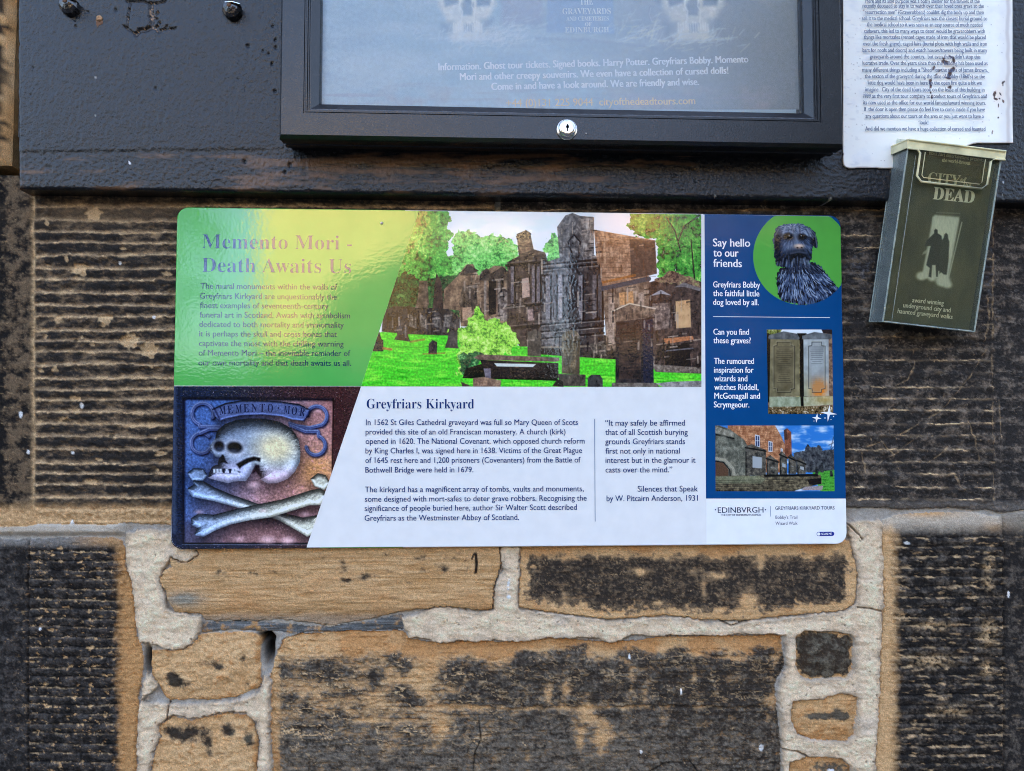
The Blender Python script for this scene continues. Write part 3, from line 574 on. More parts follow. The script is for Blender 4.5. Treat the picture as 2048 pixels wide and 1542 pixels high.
# ------------------------------------------------------------------ display case: mitred frame, glass, lock
YC = -.082
c0 = P(555.5, 271, YC); c1 = P(1691, 297, YC)
CX0, CX1 = c0[0], c1[0]; CZ0 = (c0[2] + c1[2]) / 2; CZ1 = CZ0 + .86
CD = -YB + 0.0
case = thing('display_case', 'black lockable display case with moulded frame, glass front and chrome lock', 'display case')
D0 = YB - .0005
prof = [(0.004, 0), (.004, -.012), (.0012, -.0135), (.0012, -.022), (.0032, -.0235), (.0032, -.026), (.0008, -.0275), (.0008, -.038), (.0, -.040), (.0005, -.044), (.0034, -.0495), (.0275, -.0495),
        (.0280, -.0478), (.0292, -.0478), (.0297, -.0488), (.0310, -.0488), (.0315, -.0465), (.0328, -.0465), (.0332, -.0450), (.0345, -.0450), (.0425, -.0385), (.0432, -.034), (.0432, 0)]
M_CASE = plain('black_case_paint', (.009, .0085, .009), .24, .6, 1.5, 120, .00018, 500, 0, .42)
M_GRIME = plain('dusty_black_paint', (.060, .066, .078), .5, .25, 1.7, 90, .0002, 500)
cs = [(CX0, CZ0, 1, 1), (CX1, CZ0, -1, 1), (CX1, CZ1, -1, -1), (CX0, CZ1, 1, -1)]
for k in range(4):
    a, c = cs[k], cs[(k + 1) % 4]; b = MB(); n = len(prof)
    la = [(a[0] + a[2] * w, D0 + t_, a[1] + a[3] * w) for w, t_ in prof]; lc = [(c[0] + c[2] * w, D0 + t_, c[1] + c[3] * w) for w, t_ in prof]
    for i in range(n - 1):
        b.add([la[i], lc[i], lc[i + 1], la[i + 1]], [(0, 1, 2, 3)], 1 if (k == 0 and i in (17, 18)) else 0)
    b.add(la, [list(range(n))]); b.add(lc, [list(range(n - 1, -1, -1))])
    b.build('frame_rail', [M_CASE, M_GRIME], case)
gx0, gx1, gz0, gz1 = CX0 + .0425, CX1 - .0425, CZ0 + .0425, CZ1 - .0425
b = MB(); b.box((gx0 - .001, D0 - .004, gz0 - .001), (gx1 + .001, D0 - .0005, gz1 + .001)); b.build('back_panel', plain('case_back', (.05, .05, .055), .7), case)
m, t, bs = mat('case_glass')
t.nodes.remove(bs)
tr = N(t, 'ShaderNodeBsdfTransparent'); gl = N(t, 'ShaderNodeBsdfGlossy'); gl.inputs['Roughness'].default_value = .17; tr.inputs[0].default_value = (.985, .99, .99, 1)
fr = N(t, 'ShaderNodeFresnel'); fr.inputs[0].default_value = 1.5; mx = N(t, 'ShaderNodeMixShader'); out = t.nodes['Material Output']
bu = N(t, 'ShaderNodeBump'); no = N(t, 'ShaderNodeTexNoise'); tc = N(t, 'ShaderNodeTexCoord'); no.inputs['Scale'].default_value = 9; bu.inputs['Distance'].default_value = .0002
t.links.new(tc.outputs['Object'], no.inputs['Vector']); t.links.new(no.outputs[0], bu.inputs['Height']); t.links.new(bu.outputs[0], gl.inputs['Normal'])
df = N(t, 'ShaderNodeBsdfDiffuse'); df.inputs[0].default_value = (.6, .62, .65, 1); mx2 = N(t, 'ShaderNodeMixShader')
n2 = N(t, 'ShaderNodeTexNoise'); n2.inputs['Scale'].default_value = 7; n2.inputs['Detail'].default_value = 8; mr = N(t, 'ShaderNodeMapRange'); mr.inputs['From Min'].default_value = .35; mr.inputs['From Max'].default_value = .75; mr.inputs['To Min'].default_value = .03; mr.inputs['To Max'].default_value = .12
t.links.new(tc.outputs['Object'], n2.inputs['Vector']); t.links.new(n2.outputs[0], mr.inputs[0]); t.links.new(mr.outputs[0], mx2.inputs[0])
t.links.new(tr.outputs[0], mx2.inputs[1]); t.links.new(df.outputs[0], mx2.inputs[2])
t.links.new(fr.outputs[0], mx.inputs[0]); t.links.new(mx2.outputs[0], mx.inputs[1]); t.links.new(gl.outputs[0], mx.inputs[2]); t.links.new(mx.outputs[0], out.inputs[0])
M_GLASS = m
b = MB(); b.box((gx0 - .0006, D0 - .031, gz0 - .0006), (gx1 + .0006, D0 - .028, gz1 + .0006)); b.build('glass_pane', M_GLASS, case)
lk = P(1134.5, 257, YC - .004); lx, lz = lk[0], lk[2]; y0 = D0 - .0494
b = MB(); b.lathe([(.0118, y0), (.0118, y0 - .0015), (.0112, y0 - .0024), (.0098, y0 - .0028), (.0094, y0 - .0062), (.0086, y0 - .0072), (.0062, y0 - .0074)], (lx, lz), 40)
M_CHROME = plain('worn_chrome', (.78, .77, .74), .22, .7, 1.1, 300, .0002, 400, 1.0)
lock = b.build('lock', M_CHROME, case)
b = MB(); b.lathe([(.0019, y0 - .0070), (.0019, y0 - .0077)], (lx, lz + .0008), 16); b.box((lx - .0008, y0 - .0077, lz - .0040), (lx + .0008, y0 - .0071, lz + .0040))
b.build('keyhole', plain('keyhole_black', (.006, .006, .006), .6), lock)
b = MB(); q = P(1172, 267, YC); b.lathe([(.0012, y0 + .0005), (.0010, y0 - .0006), (.0003, y0 - .0009)], (q[0], q[2]), 10); b.build('pin_head', plain('pin_steel', (.3, .28, .26), .4, metal=1), case)

# ------------------------------------------------------------------ printed pictures: drawn as colour on a flat fine grid
class Print:
    def __init__(s, TL, TR, BR, BL, step=1.0):
        TL, TR, BR, BL = map(np.asarray, (TL, TR, BR, BL))
        n = int(max(np.hypot(*(TR - TL)), np.hypot(*(BR - BL))) / step) + 1; m = int(max(np.hypot(*(BL - TL)), np.hypot(*(BR - TR))) / step) + 1
        p, q = np.meshgrid(np.linspace(0, 1, n), np.linspace(0, 1, m)); p = p[..., None]; q = q[..., None]
        uv = (TL * (1 - p) + TR * p) * (1 - q) + (BL * (1 - p) + BR * p) * q
        s.PU, s.PV = uv[..., 0], uv[..., 1]; s.c = np.zeros(uv.shape[:2] + (3,)); s.org(0, 0, 1)
    def org(s, ox, oy, sc): s.U = (s.PU - ox) / sc; s.V = (s.PV - oy) / sc; s.sc = sc
    def put(s, mask, color): s.c[:] = mixc(s.c, color, np.clip(mask, 0, 1))
    def mask(s, pts, feather=1.2, rag=0, rs=20):
        d = sdp(s.U, s.V, pts)
        if rag: d = d + rag * fbm(s.U / rs, s.V / rs, 3, int(abs(pts[0][0])) % 50)
        f = feather / s.sc; return ss(-f * .5, f * .5, d)
    def poly(s, pts, color, alpha=1, feather=1.2, rag=0, rs=20): s.put(s.mask(pts, feather, rag, rs) * alpha, color)
    def line(s, pts, w, color, alpha=1, feather=1.0): s.put((1 - ss(w * .5 - feather / s.sc * .5, w * .5 + feather / s.sc * .5, sdl(s.U, s.V, pts))) * alpha, color)
    def ell(s, cx, cy, rx, ry, color, alpha=1, feather=1.2, rot=0):
        a = math.radians(rot); du, dv = s.U - cx, s.V - cy; x = du * math.cos(a) + dv * math.sin(a); y = -du * math.sin(a) + dv * math.cos(a)
        d = (1 - np.hypot(x / rx, y / ry)) * min(rx, ry); f = feather / s.sc; s.put(ss(-f * .5, f * .5, d) * alpha, color)
    def stone(s, pts, c0, c1, sc=30, seed=1, feather=1.2, rag=0, asp=1.0, alpha=1):
        n = .6 * fbm(s.U / (sc * 2.2), s.V / (sc * 2.2 * asp), 4, seed) + .4 * fbm(s.U / sc, s.V / (sc * 1.6), 3, seed + 2) ; s.put(s.mask(pts, feather, rag) * alpha, mixc(np.asarray(c0, float), np.asarray(c1, float), ss(-.62, .72, n)))
    def leaves(s, pts, cols, sc=22, rag=40, seed=1, gap=-.75):
        m = s.mask(pts, 1.2, rag, 45); n = .8 * fbm(s.U / sc, s.V / sc, 4, seed) + .6 * fbm(s.U / (sc * 4), s.V / (sc * 4), 2, seed + 9) + .25 * fbm(s.U / (sc * .36), s.V / (sc * .36), 2, seed + 5)
        c = mixc(np.asarray(cols[0], float), np.asarray(cols[1], float), ss(-.5, .05, n)); c = mixc(c, np.asarray(cols[2], float), ss(.05, .6, n))
        s.put(m * ss(gap - .1, gap + .1, n), c)
    def relief(s, pts, r, col, lo=.25, hi=1.5, lightdir=(-.45, -.9), rag=0, tex=.25, seed=3, grow=0):
        d = sdp(s.U, s.V, pts) + grow
        if rag: d = d + rag * fbm(s.U / 18, s.V / 18, 3, seed)
        q = np.clip(d / r, 0, 1); h = np.sqrt(1 - (1 - q) ** 2) * r + tex * r * .25 * fbm(s.U / 30, s.V / 30, 4, seed)
        gy, gx = np.gradient(h); k = s.sc / 1.0
        sh = (gx * lightdir[0] + gy * lightdir[1]) * k * 1.0
        sh = np.clip(1.0 + 1.0 * sh, lo, hi) * np.clip(.55 + .45 * ss(0, .5, q), 0, 1)
        c = (col if isinstance(col, np.ndarray) and col.ndim == 3 else np.zeros_like(s.c) + np.asarray(col, float)) * sh[..., None]
        f = 1.2 / s.sc; s.put(ss(-f * .5, f * .5, d), np.clip(c, 0, 250))
    def shadow(s, pts, dx, dy, blur, alpha): s.put(s.mask([(x + dx, y + dy) for x, y in pts], blur) * alpha, L3(14, 12, 18))
    def build(s, name, y, m, parent, keep=None, back=None, plane=None):
        pos = P(s.PU, s.PV, y) if plane is None else PPL(s.PU, s.PV, *plane); k = None if keep is None else keep[:-1, :-1]
        return link(name, sheet(name, pos, k, alb(np.clip(s.c, 0, 255)), back=back, smooth=False), m, parent)

# ------------------------------------------------------------------ lettering
def serif(t):
    return ''.join(chr(0x1D400 + ord(c) - 65) if 'A' <= c <= 'Z' else chr(0x1D41A + ord(c) - 97) if 'a' <= c <= 'z' else chr(0x1D7CE + ord(c) - 48) if '0' <= c <= '9' else c for c in t)
def glyphs(body, offset=0.0):
    cu = bpy.data.curves.new('lettering', 'FONT'); cu.body = body; cu.size = 1; cu.offset = offset; cu.resolution_u = 3
    o = bpy.data.objects.new('lettering', cu); COL.objects.link(o)
    dg = bpy.context.evaluated_depsgraph_get(); me = bpy.data.meshes.new_from_object(o.evaluated_get(dg))
    v = np.array([p.co[:2] for p in me.vertices]); f = [list(p.vertices) for p in me.polygons]
    bpy.data.objects.remove(o); bpy.data.curves.remove(cu); bpy.data.meshes.remove(me)
    return v, f
class Text:
    """lines of lettering lying on one plane, collected in one mesh"""
    def __init__(s, y, plane=None): s.y = y; s.b = MB(); s.pf = (lambda u, v: P(u, v, y)) if plane is None else (lambda u, v: PPL(u, v, *plane)); s.n = np.array((0, 1., 0)) if plane is None else plane[1]
    def line(s, body, u0, v0, u1, v1, size, font='sans', bold=0.0, thin=0.0):
        t = serif(body) if font == 'serif' else body
        g, f = glyphs(t, -thin)
        A = s.pf(u0, v0); B = s.pf(u1, v1 if v1 is not None else v0)
        if v1 is None: B = np.array([B[0], B[1], A[2]])
        ex = B - A; wl = np.linalg.norm(ex); ex = ex / wl; ez = np.cross(ex, s.n); ez = ez if ez[2] > 0 else -ez
        px = np.linalg.norm(s.pf(u0 + 1, v0) - A)
        x0, x1 = g[:, 0].min(), g[:, 0].max(); k = wl / (x1 - x0); sz = size * px
        for j, dx in enumerate([0.0] if not bold else [-bold / 2, bold / 2]):
            vs = [A + ex * ((x - x0) * k + dx * sz) + ez * (y * sz) + np.array([0, -.00004 * j, 0]) for x, y in g]
            s.b.add(vs, f)
        return s
    def rule(s, u0, v0, u1, v1, w):
        A, B = P(u0, v0, s.y), P(u1, v1, s.y); px = np.linalg.norm(P(u0 + 1, v0, s.y) - A); d = (B - A) / np.linalg.norm(B - A); n = np.cross(d, (0, 1, 0)) * w * px / 2
        s.b.add([A - n, B - n, B + n, A + n], [(0, 1, 2, 3)])
    def shape(s, pts): s.b.add([P(u, v, s.y) for u, v in pts], [list(range(len(pts)))])
    def build(s, name, m, parent): 
        o = s.b.build(name, m, parent, fix=False)
        import bmesh
        bm = bmesh.new(); bm.from_mesh(o.data)
        for f in bm.faces:
            f.normal_update()
            if f.normal.y > 0: f.normal_flip()
        bm.to_mesh(o.data); bm.free(); return o
# ------------------------------------------------------------------ information sign
YS = -.014; YP = YS - .0002; YT = YS - .0004
WHT, GRN, NAVY = alb((214, 224, 246)), alb((80, 172, 84)), alb((0, 68, 128))
V_WHITE = vinyl('white_vinyl', alb((224, 227, 236))); V_GREEN = vinyl('green_vinyl', GRN); V_NAVY = vinyl('navy_vinyl', NAVY, ior=1.5)
V_DARK = vinyl('dark_vinyl', alb((24, 28, 44))); V_PRINT = vinyl('printed_vinyl'); V_INK = vinyl('navy_ink', alb((24, 52, 112))); V_BRIGHT = vinyl('bright_white_vinyl', alb((238, 242, 252)))
V_ROUND = vinyl('roundel_green', alb((82, 164, 70))); V_BLUE = vinyl('badge_blue', alb((34, 48, 140))); V_RULE = vinyl('rule_blue', alb((96, 118, 160)))
sign = thing('information_sign', 'long glossy green, white and navy information panel screwed to the stone wall', 'sign', (0, 0, 0))
def rrect(hx, z0, z1, r, n=7):
    o = []
    for cx, cz, a0 in ((-hx + r, z0 + r, 180), (hx - r, z0 + r, 270), (hx - r, z1 - r, 0), (-hx + r, z1 - r, 90)):
        o += [(cx + r * math.cos(math.radians(a0 + 90 * k / n)), cz + r * math.sin(math.radians(a0 + 90 * k / n))) for k in range(n + 1)]
    q = []
    for i in range(len(o)):
        a, c = o[i], o[(i + 1) % len(o)]; m = max(1, int(math.hypot(c[0] - a[0], c[1] - a[1]) / .012)); q += [(a[0] + (c[0] - a[0]) * j / m, a[1] + (c[1] - a[1]) * j / m) for j in range(m)]
    return q
z0, z1 = 1.35 - .20024, 1.35 + .20024
oa = rrect(.4, z0, z1, .0135); ob = [(x * (.4 - .0009) / .4, 1.35 + (z - 1.35) * (.20024 - .0009) / .20024) for x, z in oa]; n = len(oa)
def region(x, z):
    u_, v_ = PR(x, YS, z)
    if v_ > 772 and u_ < 640: return 2
    if u_ < 800: return 1
    return 3 if (u_ > 1407 and v_ < 996) else 0
b = MB(); ring = [[(x, -.0095, z) for x, z in oa], [(x, YS + .0008, z) for x, z in oa], [(x, YS, z) for x, z in ob]]
for k in range(2):
    for i in range(n):
        j = (i + 1) % n; b.add([ring[k][i], ring[k][j], ring[k + 1][j], ring[k + 1][i]], [(0, 1, 2, 3)], region((oa[i][0] + oa[j][0]) / 2, (oa[i][1] + oa[j][1]) / 2))
b.add(ring[2], [list(range(n))], 0); b.add(ring[0], [list(range(n - 1, -1, -1))], 0)
b.build('panel', [V_WHITE, V_GREEN, V_DARK, V_NAVY], sign)
def film(name, pts, m, parent=None, y=YP):
    b = MB(); p = [tuple(P(u, v, y)) for u, v in pts]; b.add(p, [list(range(len(p)))]); o = b.build(name, m, parent, fix=False)
    me = o.data
    if me.polygons[0].normal.y > 0: me.flip_normals()
    return o
def arc(cx, cy, r, a0, a1, n=8): return [(cx + r * math.cos(math.radians(a0 + (a1 - a0) * k / n)), cy + r * math.sin(math.radians(a0 + (a1 - a0) * k / n))) for k in range(n + 1)]
film('green_panel', arc(376.5, 437, 21, 180, 270) + [(838, 421.4), (722, 772), (348.2, 771)], V_GREEN, sign)
top = lambda u: 414.2 + .01297 * (u - 353.6) + 1.2
film('navy_panel', [(1409, top(1409))] + arc(1660, 452.5, 20, -90, 0) + [(1691.2, 997), (1412, 997)], V_NAVY, sign)
film('corner_sticker', [(1412.5, 997.6), (1691.8, 997.6), (1692.8, 1064)] + arc(1670.5, 1065, 22.4, 0, 90)[1:] + [(1655, 1087), (1640, 1085.6), (1622, 1087.2), (1600, 1086.4), (1560, 1087), (1520, 1086), (1500, 1087.6), (1413, 1088.8)], V_BRIGHT, sign)
circ = [(1603.6 + 97.3 * math.cos(a), 512.4 + 97.3 * math.sin(a)) for a in np.linspace(0, 2 * math.pi, 90)[:-1]]
circ = [(min(u, 1680.4 + (v - 431) * .0211), max(v, top(u) + .3)) for u, v in circ]
film('roundel', circ, V_ROUND, sign, YP - .0001)

# --- churchyard picture
k = Print((838, 421.8), (1402.5, 428.8), (1402.8, 774), (722, 772.6))
k.c[:] = (236, 243, 250); k.org(700, 410, .35156)
k.c = mixc(k.c, L3(222, 236, 248), ss(-.2, .6, fbm(k.U / 200, k.V / 120, 3, 2)))
GL = [(24, 70, 34), (74, 168, 66), (150, 222, 110)]; GM = [(40, 110, 50), (120, 208, 104), (196, 240, 170)]
k.leaves([(575, 300), (590, 180), (680, 140), (745, 185), (830, 165), (905, 195), (960, 260), (980, 460), (560, 460)], GM, 20, 46, 3)
k.leaves([(1105, 330), (1110, 230), (1150, 160), (1200, 190), (1200, 340)], GM, 20, 40, 4)
k.leaves([(160, 560), (300, 20), (545, 10), (575, 150), (560, 270), (600, 400), (560, 470), (430, 580)], GL, 24, 50, 5, -1.2)
k.leaves([(200, 580), (250, 420), (330, 380), (420, 440), (400, 580)], [(8, 26, 20), (22, 66, 40), (60, 130, 60)], 20, 40, 6, -1.2)
k.leaves([(1590, 30), (2010, 20), (2010, 450), (1900, 450), (1760, 420), (1745, 190), (1640, 185), (1585, 120)], [(14, 46, 26), (58, 148, 54), (150, 214, 104)], 24, 40, 7, -.55)
for a in ([(1870, 200), (1900, 120), (1990, 60)], [(1880, 260), (1850, 150), (1800, 70)], [(1960, 420), (1940, 200)]): k.line(a, 7, (24, 26, 26))
k.poly([(100, 745), (180, 722), (620, 740), (960, 800), (1500, 860), (1760, 930), (2010, 960), (2010, 1050), (0, 1050)], (72, 204, 44))
gmask = k.mask([(100, 745), (180, 722), (620, 740), (960, 800), (1500, 860), (1760, 930), (2010, 960), (2010, 1050), (0, 1050)])
k.put(gmask * ss(-.1, .5, fbm(k.U / 150, k.V / 22, 4, 12)), L3(128, 232, 66)); k.put(gmask * ss(.15, .5, fbm(k.U / 160, k.V / 18, 4, 15)) * .7, L3(30, 152, 22)); k.put(gmask * ss(.2, .7, fbm(k.U / 14, k.V / 9, 2, 17)) * .05, L3(20, 110, 20))
k.leaves([(170, 560), (420, 430), (650, 380), (650, 640), (170, 640)], [(10, 28, 20), (30, 78, 44), (80, 140, 70)], 20, 20, 71, -1.6); k.stone([(1080, 740), (1520, 740), (1530, 880), (1080, 850)], (16, 14, 16), (84, 74, 68), 18, 72)
DK, BR_, LT = (22, 18, 22), (92, 72, 62), (158, 138, 122)
k.stone([(190, 600), (255, 575), (560, 590), (625, 640), (625, 745), (330, 735), (180, 720)], (16, 15, 20), (78, 74, 76), 22, 21)
for x in (340, 400, 480, 540): k.stone([(x, 620), (x + 36, 640), (x + 40, 705), (x - 4, 690)], (46, 44, 46), (150, 142, 138), 9, x)
k.stone([(395, 430), (440, 430), (450, 560), (440, 585), (370, 585), (385, 530)], (40, 34, 34), (138, 118, 106), 20, 23); k.stone([(480, 470), (492, 385), (520, 440), (535, 590), (470, 590)], (30, 24, 28), (92, 70, 64), 18, 24)
k.stone([(530, 590), (535, 480), (620, 395), (660, 340), (700, 335), (730, 400), (820, 345), (880, 350), (905, 400), (905, 700), (630, 690), (620, 600)], (64, 48, 42), (178, 146, 118), 26, 25)
k.stone([(625, 400), (670, 335), (735, 375), (700, 385)], DK, (98, 88, 84), 20, 26); k.stone([(735, 430), (745, 380), (780, 358), (800, 390), (870, 350), (900, 380), (900, 430)], DK, (104, 88, 78), 18, 27)
k.stone([(620, 560), (640, 460), (720, 450), (725, 560), (690, 600), (630, 580)], (34, 28, 28), (126, 106, 92), 16, 28); k.poly([(640, 585), (695, 580), (692, 650), (640, 660)], (164, 132, 112))
for x, w, c in ((762, 14, (168, 150, 140)), (790, 40, (30, 24, 26)), (840, 16, (150, 132, 122)), (862, 12, (44, 36, 36)), (890, 10, (130, 112, 104))): k.stone([(x, 430), (x + w, 430), (x + w, 620), (x, 630)], np.array(c) * .7, c, 12, x)
k.stone([(845, 500), (872, 470), (905, 495), (900, 660), (850, 660)], (60, 50, 50), (190, 174, 164), 14, 30); k.poly([(838, 510), (872, 468), (912, 505), (872, 490)], (58, 48, 48))
# central monument
k.stone([(895, 325), (960, 290), (948, 165), (1000, 143), (1025, 160), (1045, 252), (1110, 270), (1125, 325), (1105, 700), (1085, 805), (965, 805), (895, 690)], (22, 17, 20), (112, 92, 84), 22, 31)
k.stone([(958, 200), (1022, 190), (1036, 255), (965, 280)], (58, 44, 42), (150, 118, 100), 14, 32); k.poly([(944, 178), (1000, 142), (1030, 160), (1028, 176), (950, 196)], (46, 36, 38))
k.stone([(978, 420), (1020, 412), (1022, 522), (980, 530)], (150, 122, 112), (196, 166, 154), 26, 33); k.stone([(1010, 595), (1046, 590), (1048, 655), (1012, 660)], (130, 106, 106), (180, 154, 148), 20, 34)
for x in (915, 1034, 1062): k.stone([(x, 350), (x + 18, 350), (x + 18, 555), (x, 560)], (70, 62, 66), (150, 138, 144), 10, x); k.line([(x + 22, 350), (x + 22, 560)], 8, (12, 10, 14))
for y in (330, 570, 690): k.line([(890, y + 14), (1118, y - 8)], 14, (16, 13, 16)); k.line([(890, y), (1118, y - 22)], 5, (120, 104, 96), .7)
# tall monument
k.stone([(1095, 330), (1192, 300), (1178, 125), (1225, 60), (1265, 45), (1310, 62), (1385, 68), (1388, 285), (1430, 300), (1450, 500), (1440, 830), (1090, 810)], (30, 27, 31), (168, 160, 158), 18, 35)
k.stone([(1240, 320), (1440, 300), (1450, 500), (1440, 830), (1250, 830)], (14, 11, 16), (92, 78, 74), 20, 36, alpha=.85)
k.stone([(1310, 80), (1388, 70), (1388, 285), (1330, 300)], (56, 50, 52), (206, 196, 190), 22, 37)
for x, a, c in ((1115, .9, 170), (1150, .7, 140), (1185, .9, 200), (1300, .9, 178), (1380, .8, 150), (1410, .8, 120)): k.stone([(x, 400), (x + 22, 398), (x + 22, 640), (x, 650)], np.array((.5, .47, .5)) * c, np.array((1, .95, .98)) * c, 10, x, alpha=a); k.line([(x + 28, 400), (x + 28, 650)], 9, (12, 10, 14), .9)
k.line([(1270, 300), (1240, 210), (1275, 170), (1310, 210), (1300, 300)], 9, (30, 27, 32)); k.line([(1246, 640), (1236, 470), (1270, 400), (1300, 470)], 10, (24, 20, 26)); k.ell(1268, 520, 30, 90, (40, 34, 36), .8, 6)
for y in (320, 345, 660, 700, 740): k.line([(1090, y + 20), (1445, y - 12)], 9, (14, 12, 16), .9); k.line([(1090, y + 30), (1445, y - 2)], 4, (146, 136, 130), .7)
k.line([(1090, 810), (1500, 800)], 10, (140, 126, 108), .8)
# ruined brown gable and right-hand tombs
k.stone([(1388, 140), (1530, 165), (1640, 185), (1735, 200), (1746, 390), (1560, 440), (1440, 480), (1400, 290)], (110, 76, 58), (200, 160, 134), 20, 38); k.stone([(1590, 190), (1735, 205), (1746, 390), (1600, 420)], (26, 22, 28), (104, 84, 78), 22, 39, alpha=.85)
for j in range(9): k.line([(1400, 175 + j * 30), (1740, 215 + j * 24)], 3, (70, 46, 36), .5)
k.stone([(1440, 470), (1700, 400), (1715, 560), (1725, 820), (1460, 830)], (60, 46, 40), (196, 168, 146), 26, 40); k.line([(1440, 475), (1700, 420)], 26, (58, 62, 74)); k.line([(1440, 440), (1620, 400)], 14, (150, 90, 40), .8)
for x in (1470, 1640): k.stone([(x, 500), (x + 34, 495), (x + 34, 790), (x, 800)], (108, 92, 84), (212, 186, 168), 14, x)
k.poly([(1530, 500), (1610, 490), (1615, 560), (1535, 570)], (186, 138, 96))
k.stone([(1700, 440), (1850, 400), (2010, 440), (2010, 960), (1740, 950), (1700, 800)], (20, 16, 20), (116, 92, 84), 18, 41)
k.leaves([(1730, 430), (1830, 375), (1990, 430), (1980, 470)], [(60, 40, 40), (128, 100, 84), (150, 160, 96)], 16, 20, 42, -1.5)
k.poly([(1700, 520), (1770, 482), (1828, 515), (1770, 505)], (150, 148, 158)); k.poly([(1840, 470), (1900, 440), (2000, 475), (1990, 490), (1900, 465)], (110, 104, 108)); k.stone([(1852, 548), (1935, 538), (1940, 695), (1856, 702)], (176, 134, 96), (216, 180, 140), 30, 43)
k.stone([(1720, 560), (1830, 555), (1832, 700), (1722, 715)], (50, 40, 42), (176, 156, 146), 13, 44); k.poly([(1775, 760), (1950, 745), (1955, 765), (1800, 790)], (170, 110, 76)); k.poly([(1800, 800), (1930, 790), (1940, 930), (1790, 920)], (16, 14, 20)); k.line([(1790, 830), (1950, 815)], 8, (96, 92, 100))
k.stone([(1710, 905), (2000, 925), (1990, 955), (1740, 950)], (60, 50, 46), (176, 160, 150), 12, 45)
k.stone([(1360, 790), (1450, 780), (1460, 860), (1390, 860)], (26, 24, 26), (132, 122, 112), 14, 46)
# headstones
k.stone([(1008, 725), (1050, 708), (1088, 725), (1086, 860), (1010, 858)], (44, 40, 38), (120, 108, 96), 30, 47)
k.leaves([(570, 720), (640, 700), (720, 590), (760, 640), (850, 650), (960, 740), (965, 800), (900, 850), (720, 900), (700, 980), (620, 970), (600, 880), (640, 800)], [(56, 122, 34), (150, 216, 74), (214, 246, 150)], 16, 44, 50, -1.4)
k.leaves([(620, 860), (700, 830), (760, 850), (720, 930), (640, 980)], [(10, 34, 26), (34, 92, 52), (120, 190, 110)], 14, 30, 51, -1.2)
k.poly([(640, 985), (1180, 1000), (1180, 985), (760, 900), (660, 930)], (14, 16, 12)); k.stone([(740, 880), (1185, 900), (1185, 985), (800, 985), (765, 950)], (14, 10, 14), (54, 44, 44), 30, 52)
k.poly([(820, 900), (1060, 905), (1040, 922), (835, 918)], (206, 214, 214)); k.stone([(700, 868), (740, 850), (1190, 868), (1192, 886), (1170, 892), (730, 880)], (66, 48, 46), (150, 124, 112), 30, 53); k.stone([(760, 930), (800, 930), (802, 985), (770, 985)], (90, 84, 100), (150, 140, 150), 20, 54)
k.stone([(1204, 745), (1220, 722), (1252, 712), (1290, 720), (1308, 745), (1306, 965), (1205, 958)], (52, 44, 34), (150, 132, 104), 34, 55); k.poly([(1286, 730), (1308, 745), (1306, 965), (1284, 962)], (70, 58, 46), .7)
k.stone([(1180, 960), (1340, 965), (1340, 1030), (1200, 1030)], (34, 30, 30), (124, 110, 96), 20, 56)
for j in range(9): k.line([(1222, 780 + j * 16), (1280, 782 + j * 16)], 4, (52, 44, 36), .5)
k.stone([(1352, 985), (1372, 966), (1420, 966), (1438, 990), (1438, 1036), (1352, 1036)], (30, 30, 34), (88, 86, 88), 20, 57)
k.stone([(1512, 665), (1720, 640), (1728, 1015), (1510, 1012)], (14, 14, 22), (76, 66, 66), 36, 58); k.poly([(1664, 660), (1722, 640), (1728, 1012), (1668, 1012)], (36, 36, 52)); k.stone([(1530, 690), (1655, 675), (1655, 990), (1530, 990)], (26, 22, 26), (92, 70, 62), 40, 59)
k.stone([(1490, 605), (1590, 558), (1735, 588), (1735, 612), (1700, 640), (1515, 662), (1505, 635)], (44, 36, 36), (176, 148, 126), 24, 60); k.line([(1490, 606), (1590, 560), (1738, 590)], 7, (200, 186, 170)); k.stone([(1490, 1012), (1745, 1012), (1760, 1036), (1490, 1036)], (70, 62, 60), (156, 144, 136), 20, 61)
for j in range(12): k.line([(1545, 720 + j * 20), (1640, 714 + j * 20)], 4, (110, 84, 72), .35)
k.stone([(448, 790), (470, 768), (496, 780), (494, 850), (446, 848)], (18, 18, 26), (62, 60, 70), 20, 62); k.stone([(262, 600), (330, 590), (330, 745), (345, 778), (250, 765), (268, 740)], (12, 14, 22), (66, 70, 82), 26, 63); k.stone([(130, 790), (160, 700), (180, 765), (190, 770), (190, 832), (130, 832)], (14, 16, 20), (56, 58, 62), 20, 64)
k.stone([(556, 760), (575, 640), (610, 650), (612, 800), (620, 816), (540, 812)], (20, 20, 26), (96, 92, 92), 20, 65); k.line([(345, 778), (420, 765)], 12, (150, 88, 52), .6); k.line([(190, 815), (235, 822)], 14, (176, 96, 60), .8); k.line([(415, 848), (540, 842)], 8, (150, 90, 50), .6)
k.stone([(700, 985), (760, 978), (860, 998), (856, 1036), (700, 1034)], (88, 66, 58), (190, 156, 132), 20, 66); k.stone([(630, 1005), (690, 1030), (640, 1036)], (60, 46, 44), (120, 100, 90), 20, 67); k.stone([(1740, 1015), (1830, 1005), (2010, 1000), (2010, 1040), (1780, 1036)], (96, 92, 96), (190, 186, 190), 20, 68)
k.poly([(1180, 990), (1210, 1000), (1215, 1036), (1150, 1030)], (40, 36, 30))
